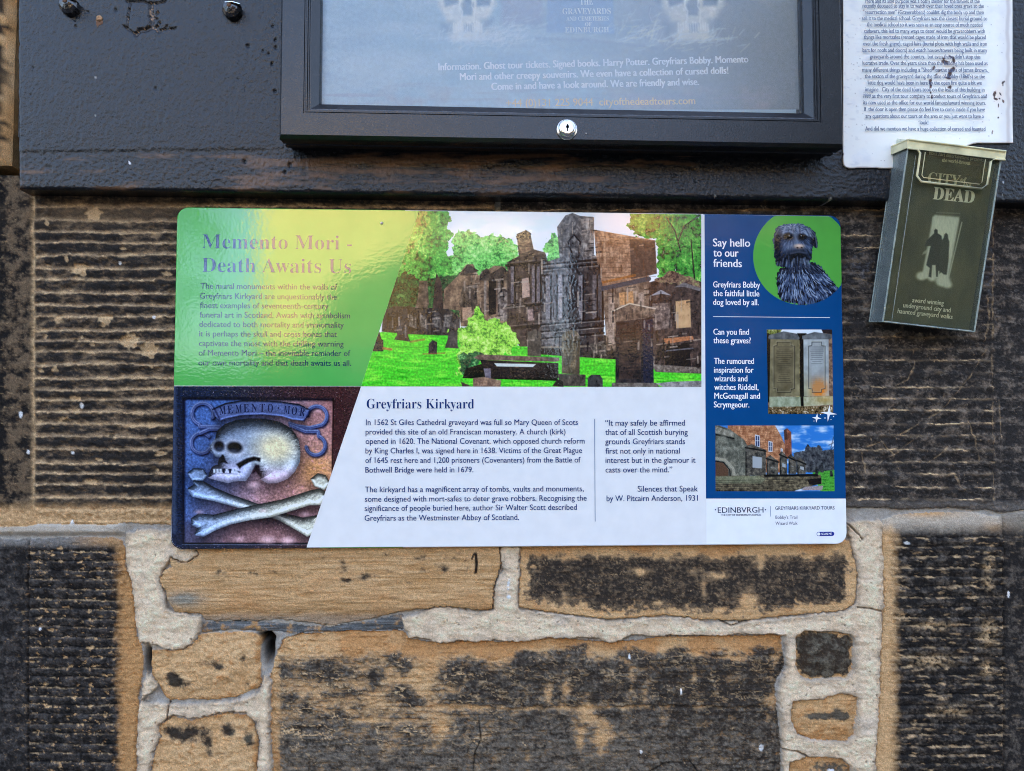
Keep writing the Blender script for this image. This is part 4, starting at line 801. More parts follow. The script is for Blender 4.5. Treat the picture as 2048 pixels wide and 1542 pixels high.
def carve(x0, y0, x1, y1, n, seed, dk=(14, 12, 16), lt=(176, 158, 146)):
    q = random.Random(seed)
    for i in range(n):
        x, y = q.uniform(x0, x1), q.uniform(y0, y1); v_ = q.random() < .62; ln = q.uniform(14, 60) * (1.3 if v_ else 1); w = q.uniform(4, 11); c_ = dk if i % 5 < 3 else lt
        bx = (np.abs(k.U - x) < 90) & (np.abs(k.V - y) < 90); uu_, vv_ = k.U[bx], k.V[bx]; d = sdl(uu_, vv_, [(x, y), (x, y + ln) if v_ else (x + ln, y - ln * .12)])
        cb = k.c[bx]; ok_ = (cb.mean(-1) < 196) & (cb[:, 1] < cb[:, 0] * 1.12 + 8)
        k.c[bx] = mixc(cb, np.array(c_, float), (1 - ss(w * .5 - 1.5, w * .5 + 1.5, d)) * q.uniform(.35, .8) * ok_)
carve(905, 300, 1110, 780, 60, 1); carve(1100, 80, 1430, 790, 110, 2); carve(630, 380, 900, 680, 50, 3); carve(1450, 440, 1710, 800, 36, 4); carve(1715, 480, 1990, 900, 50, 5); carve(200, 600, 620, 720, 40, 6); carve(1400, 170, 1740, 380, 26, 7, (84, 54, 40), (200, 160, 130)); carve(1380, 780, 1500, 860, 14, 8)
sm = 1 - gmask; dk_ = (k.c.mean(-1) < 150) * (k.V > 100)
k.c = np.clip(k.c * (1 + (.36 * fbm(k.U / 12, k.V / 12, 3, 99) * dk_ + .07 * fbm(k.U / 8, k.V / 8, 2, 98) * (k.V > 700))[..., None]), 0, 255)
k.build('churchyard_picture', YP, V_PRINT, sign)

# --- carved skull picture
k = Print((347.6, 772.4), (722, 772.8), (612.5, 1096.2), (343, 1097.2)); k.org(330, 760, .23349)
Us, Vs = k.U, k.V
wx = ss(250, 1150, Us + .5 * (Vs - 700) + 140 * fbm(Us / 300, Vs / 300, 3, 5))
field_ = mixc(L3(72, 100, 160), L3(172, 130, 130), wx); field_ = mixc(field_, L3(198, 146, 104), np.clip(np.exp(-((Us - 1300) / 190) ** 2 - ((Vs - 780) / 170) ** 2) * 1.1, 0, 1)); field_ = mixc(field_, L3(226, 168, 190), .6 * ss(.1, .6, fbm(Us / 40, Vs / 40, 4, 6)) * ss(.3, .9, wx))
field_ = field_ * (1 + .55 * fbm(Us / 22, Vs / 22, 5, 7, .65))[..., None]
k.c[:] = field_
k.put(ss(1000, 1500, Us) * ss(520, 160, Vs) * .4, L3(96, 60, 70)); k.put(ss(1080, 1340, Vs + .1 * Us) * .35, L3(70, 54, 66))
fr_ = mixc(L3(32, 40, 62), L3(64, 42, 46), ss(300, 1400, Us)) * (1 + .55 * fbm(Us / 20, Vs / 14, 4, 8))[..., None]
k.put(np.maximum.reduce([ss(168, 158, Us), ss(166, 152, Vs), ss(1432, 1446, Us), ss(1392, 1402, Vs)]), fr_)
k.put(ss(.35, .62, fbm(Us / 16, Vs / 10, 3, 9)) * np.maximum(ss(150, 130, Vs) * ss(80, 100, Vs), ss(1402, 1410, Vs)) * .8, L3(196, 176, 190))
k.line([(166, 170), (158, 1395)], 22, (10, 14, 34), .9, 8); k.line([(160, 160), (1440, 168)], 24, (12, 12, 24), .9, 6); k.line([(1442, 165), (1432, 820)], 12, (26, 12, 18), .9, 3); k.line([(1500, 60), (1470, 600)], 60, (70, 40, 44), .5, 30)
k.line([(165, 1398), (1210, 1398)], 10, (16, 14, 24), .9, 3); k.line([(78, 60), (78, 1300)], 26, (92, 108, 140), .55, 12); k.line([(150, 1410), (1220, 1412)], 5, (150, 168, 190), .6, 2)
st = mixc(L3(84, 108, 188), L3(112, 104, 150), wx)
def scroll(pts, w):
    pts = [np.array(p, float) for p in pts]; k.line([(x + 8, y + 12) for x, y in pts], w * 1.15, (12, 14, 40), .8, 6); k.line(pts, w, (66, 80, 128), 1, 2); k.line([(x - 3, y - 5) for x, y in pts], w * .55, (124, 142, 190), .9, 4); k.line(pts, w * .18, (36, 44, 96), .8, 2)
def cir(cx, cy, r, a0, a1, n=16): return arc(cx, cy, r, a0, a1, n)
scroll(cir(322, 290, 92, 20, -250, 22) + [(300, 400), (420, 400), (470, 400)], 30); scroll(cir(310, 540, 86, -40, -330, 22), 28); scroll([(300, 455), (380, 420), (460, 420)], 30)
scroll(cir(1300, 310, 86, 190, 420, 22) + [(1240, 410), (1120, 390), (1070, 370)], 30); scroll([(1080, 390), (1200, 440), (1310, 440)] + cir(1290, 560, 82, -70, 170, 20), 30)
ban = [(400, 250), (520, 195), (660, 174), (820, 172), (1000, 184), (1150, 206), (1240, 250), (1225, 300), (1190, 350), (1090, 340), (1000, 312), (830, 296), (660, 302), (520, 330), (470, 350), (430, 310)]
k.shadow(ban, 6, 26, 26, .8); k.relief(ban, 22, (82, 96, 142), .45, 1.6, tex=.5, seed=4)
k.line([(420, 240), (470, 340)], 12, (20, 24, 60), .8, 5); k.line([(1240, 262), (1190, 350)], 14, (20, 24, 60), .8, 5)
bone_c = mixc(L3(132, 156, 200), L3(190, 192, 184), ss(300, 1250, Us + .15 * Vs)) * (1 + .22 * fbm(Us / 24, Vs / 24, 4, 10))[..., None]
b1 = [(205, 935), (260, 900), (250, 870), (330, 880), (420, 930), (560, 990), (760, 1060), (900, 1110), (1010, 1150), (1180, 1190), (1300, 1170), (1290, 1290), (1220, 1330), (1120, 1270), (980, 1190), (760, 1120), (600, 1075), (440, 1030), (340, 1010), (240, 990)]
b2 = [(235, 1190), (290, 1155), (420, 1165), (600, 1120), (800, 1075), (1000, 1035), (1160, 985), (1250, 955), (1330, 940), (1390, 985), (1330, 1060), (1240, 1060), (1080, 1110), (900, 1165), (720, 1190), (560, 1225), (420, 1280), (330, 1330), (265, 1320), (290, 1260), (240, 1235)]
knob = [(205, 800), (250, 765), (320, 770), (350, 815), (320, 850), (240, 850)]; knob2 = [(1260, 850), (1310, 810), (1370, 825), (1400, 880), (1360, 930), (1290, 900)]
for q, rr, dx, dy in ((knob, 30, 10, 30), (b1, 56, 10, 56), (knob2, 40, 4, 40), (b2, 60, 8, 62)):
    k.shadow(q, dx, dy, 50, .8); k.relief(q, rr, bone_c, .48, 1.30, tex=.25, seed=12, grow=12)
sk_ = [(430, 520), (450, 440), (510, 385), (600, 350), (720, 334), (850, 336), (980, 362), (1080, 420), (1135, 500), (1155, 600), (1150, 700), (1110, 780), (1050, 840), (960, 878), (880, 880), (825, 850), (822, 780), (800, 730), (770, 730), (730, 800), (690, 860), (600, 862), (540, 878), (450, 855), (378, 835), (385, 790), (410, 745), (455, 725), (470, 660), (430, 650), (395, 610), (392, 560)]
k.shadow(sk_, 10, 40, 70, .85)
skc = mixc(L3(130, 148, 180), L3(214, 206, 176), np.clip(np.exp(-((Us - 950) / 190) ** 2 - ((Vs - 580) / 150) ** 2) * 1.15, 0, 1)); skc = mixc(skc, L3(196, 166, 186), ss(700, 840, Vs) * ss(640, 800, Us) * .7); skc = mixc(skc, L3(168, 170, 206), ss(640, 760, Vs) * ss(800, 600, Us) * .9)
skc = skc * (1 + .13 * fbm(Us / 26, Vs / 26, 4, 13))[..., None]; skc = mixc(skc, L3(70, 84, 116), ss(.3, .6, fbm(Us / 12, Vs / 12, 3, 14)) * np.exp(-((Us - 780) / 240) ** 2 - ((Vs - 400) / 60) ** 2) * .9)
k.relief(sk_, 120, skc, .42, 1.30, rag=4, tex=.03, seed=15, grow=6)
k.ell(460, 570, 62, 60, (160, 172, 200), 1, 14); k.ell(595, 590, 92, 76, (170, 178, 200), 1, 16)
k.ell(462, 566, 46, 46, (16, 16, 26), 1, 8); k.ell(596, 577, 66, 46, (12, 12, 18), 1, 8, 8); k.ell(470, 590, 30, 16, (70, 84, 110), .7, 10); k.ell(590, 606, 40, 14, (74, 84, 104), .7, 10)
k.poly([(486, 640), (500, 640), (520, 690), (540, 716), (500, 706), (470, 712), (466, 690)], (20, 20, 30), 1, 4)
k.poly([(610, 720), (700, 670), (760, 655), (820, 668), (815, 700), (770, 690), (720, 705), (660, 740), (640, 760)], (16, 14, 22), 1, 5); k.poly([(745, 800), (775, 725), (805, 730), (822, 830), (780, 790)], (30, 22, 34), 1, 6); k.line([(400, 610), (430, 665), (470, 665)], 10, (40, 48, 78), .8, 5); k.line([(660, 640), (720, 640), (800, 640)], 8, (110, 110, 130), .5, 5)
k.line([(400, 780), (470, 765), (600, 772), (640, 790)], 10, (38, 42, 66), .85, 4); k.line([(400, 810), (480, 800), (620, 805)], 5, (60, 66, 100), .7, 3)
for i in range(8): x = 412 + i * 27; k.poly([(x, 762), (x + 20, 760), (x + 20, 796), (x + 2, 798)], (188, 200, 222) if i not in (3, 5) else (24, 26, 40), .9, 2)
for p_, r_ in (((760, 900), 40), ((840, 1120), 14), ((880, 1370), 60), ((1050, 1375), 50), ((290, 1130), 16), ((1310, 265), 14), ((640, 1360), 26), ((1200, 1150), 22)): k.ell(*p_, r_, r_ * .5, (236, 200, 212), .75, 12)
wr = fbm(Us / 16, Vs / 16, 4, 41, .65); wb = fbm(Us / 120, Vs / 90, 4, 42)
k.c = np.clip(k.c * (1 + .24 * wr + .20 * wb)[..., None], 0, 255); k.put(ss(.34, .55, fbm(Us / 11, Vs / 11, 3, 43)) * ss(-.1, .4, wb) * .5, L3(24, 22, 34)); k.put(ss(.42, .6, fbm(Us / 14, Vs / 14, 3, 44)) * ss(500, 1000, Us) * .5, L3(232, 210, 214))
k.c = np.clip((k.c - 128) * 1.12 + 128, 0, 255)
k.build('carved_skull_picture', YP, V_PRINT, sign, keep=~((k.PU < 364) & (k.PV > 1075) & (np.hypot(k.PU - 365.5, k.PV - 1074) > 22.4) & (k.PU < 365.5) & (k.PV > 1074)))
tx = Text(YP - .0001); wrd = 'MEMENTO·MOR'; 
for i, ch in enumerate(wrd):
    x = 470 + i * 68; y = 302 - 34 * math.sin(math.pi * (i + .5) / 11) + .9 * i; w = 46 if ch not in 'M' else 54
    if ch == '·': tx.b.add([P(330 + .23349 * (x + dx), 760 + .23349 * (y - 40 + dy), tx.y) for dx, dy in ((18, 0), (26, -10), (34, 0), (26, 10))], [(0, 1, 2, 3)]); continue
    sl_ = (-.12 + .024 * i); tx.line(ch, 330 + .23349 * x, 760 + .23349 * y, 330 + .23349 * (x + w), 760 + .23349 * (y + sl_ * w), 24, 'serif')
tx.build('carved_lettering', vinyl('carved_ink', alb((22, 28, 66))), sign)

# --- dog picture
k = Print((1540, 443), (1682, 443), (1682, 612), (1540, 612), .8); k.org(1390, 420, .24634)
head = [(640, 200), (660, 140), (720, 115), (790, 108), (860, 108), (930, 140), (975, 180), (995, 260), (990, 312), (955, 290), (945, 380), (930, 430), (890, 450), (800, 462), (740, 470), (660, 450), (650, 400), (636, 360), (640, 300), (628, 240)]
body = [(660, 520), (690, 470), (760, 455), (900, 430), (960, 420), (1020, 460), (1080, 530), (1130, 590), (1168, 640), (1120, 690), (1050, 740), (960, 765), (860, 770), (760, 750), (700, 735), (672, 680), (660, 600)]
db, dh = sdp(k.U, k.V, body), sdp(k.U, k.V, head)
rag = 14 * fbm(k.U / 14, k.V / 40, 3, 3); fm = np.maximum(db, dh) + rag
def fur(cx, cy, sc, seed):   # strands flowing away from a parting
    a = np.arctan2(k.V - cy, k.U - cx); r = np.hypot(k.U - cx, k.V - cy)
    return fbm(a * 14 * sc, r / 55, 3, seed) * .7 + .5 * fbm(a * 30 * sc + .6 * np.sin(r / 30), r / 80, 2, seed + 3)
fh, fb = fur(800, 150, 1.0, 5), fur(820, 330, 1.2, 8)
def furcol(f, light): return mixc(mixc(L3(8, 12, 24), L3(62, 80, 116), ss(-.30, .22, f)), L3(178, 194, 224), ss(.16, .66, f) * light)
lb = .75 + .35 * ss(900, 1000, k.U) - .3 * ss(640, 760, k.V)
k.c[:] = (30, 36, 52); k.put((db + rag > 0) * 1., furcol(fb + .1 - .45 * np.exp(-((db) / 22) ** 2) * (k.U < 760), lb)); 
k.put(((dh < 22) & (db > 0) & (k.V > 400) & (k.V < 520)) * .5, L3(16, 18, 30))
k.put((dh + rag > 0) * 1., furcol(fh * .62 + .10 + .30 * np.exp(-((k.U - 800) / 110) ** 2 - ((k.V - 150) / 46) ** 2) + .22 * np.exp(-((k.U - 790) / 70) ** 2 - ((k.V - 300) / 40) ** 2) - .25 * ss(340, 440, k.V), .9 + 0 * k.U))
k.ell(664, 285, 36, 130, (8, 10, 22), .88, 16, -6); k.ell(966, 235, 30, 92, (12, 14, 24), .92, 12, -16); k.ell(700, 420, 40, 36, (10, 12, 24), .7, 20); k.line([(640, 180), (636, 330)], 10, (130, 150, 186), .6, 5); k.line([(930, 150), (975, 200), (992, 300)], 7, (120, 136, 170), .7, 4)
k.ell(758, 214, 54, 30, (6, 8, 16), .96, 12); k.ell(870, 218, 42, 28, (6, 8, 16), .96, 10); k.line([(812, 190), (820, 240), (838, 280)], 26, (120, 138, 170), .7, 12); k.ell(866, 214, 13, 13, (6, 6, 10)); k.ell(768, 214, 12, 12, (8, 8, 12)); k.ell(863, 209, 4, 4, (170, 180, 200)); k.ell(765, 209, 4, 4, (150, 160, 180))
k.line([(720, 180), (770, 172), (800, 190)], 9, (150, 170, 210), .8, 5); k.line([(840, 185), (880, 180), (910, 200)], 8, (120, 140, 180), .8, 5)
k.ell(800, 310, 60, 36, (90, 104, 132), .7, 26); k.ell(846, 296, 34, 17, (196, 160, 140), 1, 8); k.ell(848, 290, 22, 7, (232, 214, 200), .9, 6); k.ell(832, 306, 8, 5, (40, 26, 26)); k.ell(866, 305, 8, 5, (40, 26, 26))
k.ell(836, 374, 98, 50, (8, 9, 14), .92, 22); k.line([(780, 352), (840, 340), (905, 350)], 10, (86, 96, 120), .7, 6)
for i in range(40): x = rr_.uniform(665, 930); y = 385 + rr_.uniform(-10, 50); ln = rr_.uniform(18, 46); g_ = rr_.choice(((14, 18, 30), (96, 114, 150), (150, 168, 200), (52, 66, 98))); k.line([(x, y), (x + (x - 800) * .08, y + ln)], 5, g_, .6, 5)
for i in range(46): x = rr_.uniform(660, 940); y = 118 + abs(x - 800) * .25 + rr_.uniform(0, 40); ln = rr_.uniform(22, 54); g_ = rr_.choice(((20, 26, 42), (128, 148, 184), (176, 192, 222), (70, 88, 124))); k.line([(x, y), (x + (x - 800) * .22, y + ln)], 5, g_, .55, 5)
for i in range(60):
    a = rr_.uniform(-.9, 1.1); x = rr_.uniform(690, 1060); y = rr_.uniform(480, 700); ln = rr_.uniform(30, 70); k.put(((db > 4) & (dh < 0)) * (1 - ss(1, 4, sdl(k.U, k.V, [(x, y), (x + (x - 800) * .12, y + ln * .6), (x + (x - 800) * .22 + 6, y + ln)]))) * .75, L3(166, 184, 216) if i % 3 else L3(10, 12, 20))
k.build('dog_picture', YP - .0002, V_PRINT, sign, keep=(fm > 0) & (np.hypot(k.PU - 1603.6, k.PV - 512.4) < 97) & (k.PU < 1679.5 + (k.PV - 431) * .0211))

# --- two graves picture
k = Print((1533.3, 659), (1664, 659), (1666.5, 828), (1536.3, 828), .9); k.org(1390, 420, .24634)
k.c[:] = (30, 26, 24); k.stone([(570, 960), (1130, 960), (1130, 1700), (570, 1700)], (64, 46, 40), (188, 158, 130), 16, 3); k.poly([(690, 960), (1040, 960), (1050, 1000), (860, 1010), (690, 1000)], (214, 226, 240)); k.leaves([(570, 950), (720, 950), (680, 1010), (570, 1020)], [(40, 40, 20), (120, 130, 60), (196, 196, 150)], 14, 10, 5, -1.5); k.poly([(1020, 955), (1130, 955), (1130, 1010), (1040, 1000)], (40, 34, 38))
k.poly([(830, 1000), (905, 1000), (900, 1660), (840, 1660)], (14, 13, 14)); k.poly([(575, 1000), (620, 1010), (610, 1560), (575, 1560)], (24, 20, 18)); k.leaves([(820, 1060), (850, 1060), (850, 1600), (820, 1600)], [(60, 50, 30), (170, 150, 90), (220, 210, 170)], 10, 8, 6, -1.3)
k.stone([(612, 1040), (836, 1040), (850, 1060), (850, 1510), (605, 1512)], (84, 78, 58), (150, 142, 112), 50, 7); k.stone([(880, 1050), (1085, 1045), (1088, 1508), (885, 1512)], (120, 128, 134), (196, 206, 212), 60, 8); k.put(k.mask([(880, 1050), (1085, 1045), (1088, 1508), (885, 1512)]) * np.clip(np.exp(-((k.U - 1005) / 60) ** 2 - ((k.V - 1445) / 70) ** 2) * 1.6 * (1 + .5 * fbm(k.U / 14, k.V / 14, 3, 4)), 0, 1), L3(208, 122, 44)); k.put(k.mask([(880, 1050), (950, 1045), (950, 1508), (885, 1512)]) * .35 * ss(1250, 1500, k.V), L3(150, 140, 70))
for x0, x1, c0, c1 in ((640, 808, (78, 70, 54), (36, 32, 26)), (922, 1056, (134, 140, 146), (44, 48, 56))):
    pn_ = [(x0 + 28, 1072), (x1 - 30, 1072), (x1 - 28, 1100), (x1, 1105), (x1, 1450), (x1 - 28, 1455), (x1 - 30, 1480), (x0 + 30, 1480), (x0 + 28, 1452), (x0, 1448), (x0, 1105), (x0 + 26, 1100)]
    k.poly(pn_, c0, .35); k.line(pn_ + pn_[:1], 6, c1, .9, 2); k.line([(x - 5, y - 5) for x, y in pn_], 3, (206, 200, 180), .5, 2)
    for j in range(19):
        w = (.16 + .26 * rr_.random()) * (x1 - x0); k.line([((x0 + x1) / 2 - w, 1112 + j * 17), ((x0 + x1) / 2 + w, 1112 + j * 17)], 5, (44, 40, 34) if x0 < 800 else (70, 76, 84), .6 if j < (18 if x0 < 800 else 9) else .08, 2)
k.stone([(595, 1040), (600, 1015), (720, 985), (830, 1005), (850, 1040), (840, 1052), (600, 1048)], (52, 56, 62), (118, 124, 132), 40, 9); k.stone([(868, 1050), (870, 1020), (970, 990), (1110, 1010), (1112, 1042), (1085, 1050)], (56, 60, 66), (124, 130, 138), 40, 10)
k.stone([(602, 1515), (855, 1515), (862, 1595), (605, 1600)], (110, 120, 96), (186, 196, 176), 24, 11); k.stone([(880, 1515), (1122, 1512), (1124, 1580), (884, 1595)], (128, 128, 96), (206, 206, 186), 24, 12); k.ell(1060, 1540, 50, 20, (190, 140, 60), .6, 20)
k.leaves([(560, 1600), (1140, 1590), (1140, 1690), (560, 1690)], [(26, 22, 16), (110, 90, 60), (214, 206, 190)], 12, 6, 13, -1.6); k.put(ss(1650, 1668, k.V + 12 * fbm(k.U / 18, k.V / 50, 2, 8)) * (k.U < 1000), L3(8, 60, 112))
k.build('graves_picture', YP - .0001, V_PRINT, sign)

# --- old town picture
k = Print((1430.7, 851), (1667, 851), (1669.4, 982.5), (1431, 982.5), .9); k.org(1160, 770, .27344)
cl = fbm(k.U / 150, k.V / 60, 4, 3); k.c[:] = mixc(L3(44, 118, 206), L3(206, 222, 244), ss(-.15, .5, cl))
k.stone([(1640, 480), (1665, 430), (1690, 460), (1760, 440), (1775, 480), (1860, 470), (1870, 640), (1560, 640), (1560, 500)], (24, 26, 34), (112, 116, 122), 16, 5, rag=10)
k.poly([(1700, 640), (1870, 620), (1870, 790), (1760, 780)], (74, 158, 58)); k.put(k.mask([(1700, 640), (1870, 620), (1870, 790), (1760, 780)]) * ss(0, .5, fbm(k.U / 40, k.V / 12, 3, 6)), L3(36, 104, 34))
k.stone([(1080, 285), (1420, 285), (1475, 380), (1500, 440), (1490, 640), (1080, 640)], (120, 70, 46), (224, 172, 134), 15, 7); 
for j in range(13): k.line([(1090, 300 + j * 17), (1480, 330 + j * 17)], 2.5, (96, 62, 46), .4, 1.5)
k.stone([(1492, 330), (1515, 315), (1545, 345), (1550, 540), (1500, 540)], (86, 48, 36), (170, 106, 82), 18, 8); k.poly([(1490, 330), (1510, 318), (1520, 400), (1495, 400)], (50, 36, 36), .7)
for x, y, w, h in ((1280, 362, 36, 92), (1378, 408, 30, 80), (1468, 460, 16, 50)): k.poly([(x, y), (x + w, y + 8), (x + w, y + h), (x, y + h)], (196, 206, 224)); k.poly([(x + 5, y + 8), (x + w - 5, y + 14), (x + w - 5, y + h - 6), (x + 5, y + h - 8)], (40, 56, 96)); k.line([(x + w / 2, y + 8), (x + w / 2, y + h)], 4, (200, 210, 226)); k.line([(x + 4, y + h / 2), (x + w - 4, y + h / 2)], 4, (200, 210, 226))
k.stone([(985, 285), (1090, 320), (1200, 400), (1240, 470), (1240, 680), (985, 680)], (52, 54, 50), (156, 156, 144), 22, 9); k.stone([(985, 300), (1120, 345), (1125, 380), (985, 350)], (90, 88, 80), (180, 176, 164), 20, 10); k.line([(985, 360), (1125, 392)], 12, (24, 24, 24), .8)
k.poly([(985, 555), (1050, 570), (1085, 620), (1085, 670), (985, 670)], (84, 62, 50)); k.line([(985, 535), (1060, 548), (1120, 610), (1130, 670)], 22, (150, 148, 136), 1, 3); k.line([(985, 556), (1050, 566), (1095, 620), (1100, 670)], 8, (22, 22, 26), .9); k.ell(1045, 400, 26, 30, (120, 120, 110), .9, 8)
for x0, x1, y0_, y1_ in ((1210, 1360, 450, 660), (1365, 1450, 530, 660), (1460, 1515, 500, 655), (1525, 1580, 520, 650), (1590, 1650, 545, 650)):
    k.stone([(x0, y0_), (x0 + (x1 - x0) * .3, y0_ - 18), (x1, y0_ + 26), (x1, y1_), (x0, y1_)], (30, 30, 32), (140, 134, 122), 18, x0); k.poly([(x0 + (x1 - x0) * .35, y0_ + 70), (x0 + (x1 - x0) * .8, y0_ + 80), (x0 + (x1 - x0) * .8, y1_ - 50), (x0 + (x1 - x0) * .35, y1_ - 56)], (158, 166, 176)); k.line([(x0, y0_ + 8), (x1, y0_ + 34)], 12, (24, 24, 26), .9); k.line([(x0 + 4, y1_), (x0 + 4, y0_ + 40)], 8, (16, 16, 18), .8)
k.stone([(985, 665), (1320, 660), (1760, 655), (1770, 720), (1580, 770), (1550, 790), (985, 790)], (36, 32, 28), (160, 148, 120), 18, 11, asp=.5); k.stone([(985, 670), (1310, 665), (1360, 690), (1320, 720), (985, 720)], (84, 88, 70), (156, 156, 130), 26, 12); k.poly([(1340, 655), (1740, 650), (1740, 668), (1350, 672)], (20, 20, 22)); k.poly([(1660, 690), (1765, 680), (1765, 725), (1680, 730)], (22, 20, 24))
for j in range(6): k.line([(990, 700 + j * 14), (1560, 690 + j * 16)], 4, (18, 16, 16), .5, 3)
k.poly([(1620, 770), (1640, 745), (1780, 735), (1770, 770)], (150, 140, 146))
for x, y, h in ((1760, 570, 70), (1828, 630, 40), (1720, 600, 50)): k.stone([(x, y), (x + 16, y - 6), (x + 24, y + h), (x, y + h)], (16, 18, 24), (74, 76, 80), 20, x)
for a in ([(1855, 380), (1835, 460), (1850, 520)], [(1860, 420), (1820, 440)], [(1858, 450), (1825, 480)]): k.line(a, 4, (40, 44, 54), .9, 2)
k.c = np.clip(k.c * (1 + (.3 * fbm(k.U / 7, k.V / 7, 2, 77) * (k.c[..., 2] < 150))[..., None]), 0, 255)
k.build('old_town_picture', YP - .0001, V_PRINT, sign)

# --- lettering of the sign
X1 = lambda x: 330 + x * .25879
t = Text(YT)
t.line('Memento Mori -', 403.8, 496.5, 703.5, None, 43, 'serif', thin=.011); t.line('Death Awaits Us', 403.8, 543.8, 701.9, None, 43, 'serif', thin=.011)
t.build('heading_lettering', V_INK, sign)
t = Text(YT)
for s_, xl, xr, y in (('The mural monuments within the walls of', 275, 1330, 577.3), ('Greyfriars Kirkyard are unquestionably the', 270, 1327, 597.2), ('finest examples of seventeenth-century', 270, 1262, 616), ('funeral art in Scotland. Awash with symbolism', 268, 1430, 634.9), ('dedicated to both mortality and immortality', 265, 1382, 653.8), ('it is perhaps the skull and cross bones that', 264, 1328, 672.7), ('captivate the most with the chilling warning', 262, 1380, 692), ('of Memento Mori – the inevitable reminder of', 260, 1432, 711), ('our own mortality and that death awaits us all.', 258, 1438, 730.7)):
    t.line(s_, X1(xl), y, X1(xr), None, 17.2, bold=.02)
t.build('body_lettering', vinyl('teal_ink', alb((6, 52, 84))), sign)
X2 = lambda x: 600 + x * .29297; X3 = lambda x: 1160 + x * .27344; X4 = lambda x: 1390 + x * .24634
t = Text(YT); t.line('Greyfriars Kirkyard', X2(455), 816.9, X2(1188), None, 28.5, 'serif', thin=.008)
for s_, xl, xr, y in (('In 1562 St Giles Cathedral graveyard was full so Mary Queen of Scots', 450, 1897, 850), ('provided this site of an old Franciscan monastery. A church (kirk)', 448, 1812, 869), ('opened in 1620. The National Covenant, which opposed church reform', 448, 1943, 887.8), ('by King Charles I, was signed here in 1638. Victims of the Great Plague', 447, 1925, 906.8), ('of 1645 rest here and 1,200 prisoners (Covenanters) from the Battle of', 446, 1915, 926), ('Bothwell Bridge were held in 1679.', 446, 1183, 945.2), ('The kirkyard has a magnificent array of tombs, vaults and monuments,', 443, 1937, 984.5), ('some designed with mort-safes to deter grave robbers. Recognising the', 443, 1957, 1003.5), ('significance of people buried here, author Sir Walter Scott described', 441, 1890, 1022), ('Greyfriars as the Westminster Abbey of Scotland.', 441, 1495, 1041.6)):
    t.line(s_, X2(xl), y, X2(xr), None, 16.6, bold=.012)
for s_, xl, xr, y in (('“It may safely be affirmed', 185, 768, 851.2), ('that of all Scottish burying', 185, 788, 869.8), ('grounds Greyfriars stands', 185, 768, 888.4), ('first not only in national', 187, 730, 907.3), ('interest but in the glamour it', 187, 845, 925.9), ('casts over the mind.”', 187, 675, 945), ('Silences that Speak', 422, 862, 983.3), ('by W. Pitcairn Anderson, 1931', 195, 862, 1002.4)):
    t.line(s_, X3(xl), y, X3(xr), None, 16.6, bold=.012)
t.build('body_lettering', V_INK, sign)
for a_, m_ in (((1189, 838, 1190.4, 1043, 1.1), V_RULE), ((1541, 1012, 1541.3, 1033, .9), V_RULE), ((1426, 633.2, 1660, 635.2, 1.1), V_BRIGHT)): t = Text(YT); t.rule(*a_); t.build('divider', m_, sign)
t = Text(YT)
for s_, u0, u1, y, sz, bo in (('Say hello', X4(147), X4(447), 492.7, 23, .035), ('to our', X4(150), X4(353), 513, 23, .035), ('friends', X4(150), X4(380), 533.8, 23, .035), ('Greyfriars Bobby', X4(148), X4(528), 574.7, 17.5, .03), ('the faithful little', X4(148), X4(522), 592.2, 17.5, .03), ('dog loved by all.', X4(148), X4(517), 609.8, 17.5, .03), ('Can you find', X4(150), X4(438), 669.3, 17.2, .03), ('these graves?', X4(150), X4(453), 686.4, 17.2, .03), ('The rumoured', X4(155), X4(478), 727.6, 17.2, .03), ('inspiration for', X4(155), X4(475), 745.4, 17.2, .03), ('wizards and', X4(157), X4(425), 762.6, 17.2, .03), ('witches Riddell,', X4(157), X4(515), 779.9, 17.2, .03), ('McGonagall and', X4(158), X4(527), 797.4, 17.2, .03), ('Scrymgeour.', X3(980), X3(1238), 814.8, 17.2, .03)):
    t.line(s_, u0, y, u1, None, sz, bold=bo)
def star(cx, cy, r, q=.22): return [(cx + (r if i % 2 == 0 else r * q) * math.cos(math.pi * i / 4 + .12), cy + (r if i % 2 == 0 else r * q) * math.sin(math.pi * i / 4 + .12)) for i in range(8)]
t.build('white_lettering', V_BRIGHT, sign); t = Text(YT); t.shape(star(1657.5, 826.5, 17)); t.shape(star(1633.5, 836, 9.5, .3))
for cx, cy, r in ((1650, 836, 1.2), (1667, 833, 1.2), (1641, 829, 1), (1662, 839, .9), (1628, 842, .9)): t.shape([(cx + r * math.cos(a), cy + r * math.sin(a)) for a in np.linspace(0, 6.28, 9)[:-1]])
t.build('sparkle_emblem', V_BRIGHT, sign)
t = Text(YT)
t.line('EDINBVRGH', X3(1008), 1025.6, X3(1342), None, 15.6, bold=.01); t.line('THE CITY OF EDINBURGH COUNCIL', X3(1033), 1031.8, X3(1325), None, 5.2, bold=.04)
for cx in (1431, 1531): t.shape([(cx + 1.3 * math.cos(a), 1019.5 + 1.3 * math.sin(a)) for a in np.linspace(0, 6.28, 9)[:-1]])
t.line('GREYFRIARS KIRKYARD TOURS', X3(1428), 1019.6, X3(1862), None, 9.6, bold=.01); t.line("Bobby's Trail", X3(1430), 1037.6, X3(1590), None, 9.2); t.line('Wizard Walk', X3(1430), 1049.8, X3(1592), None, 9.2)
t.build('small_lettering', vinyl('grey_navy_ink', alb((38, 48, 84))), sign)
pill = arc(1637.5, 1068, 4.3, 90, 270) + arc(1664.3, 1067.6, 4.3, -90, 90)
t = Text(YT); t.shape(pill); 
t.build('scan_badge', V_BLUE, sign)
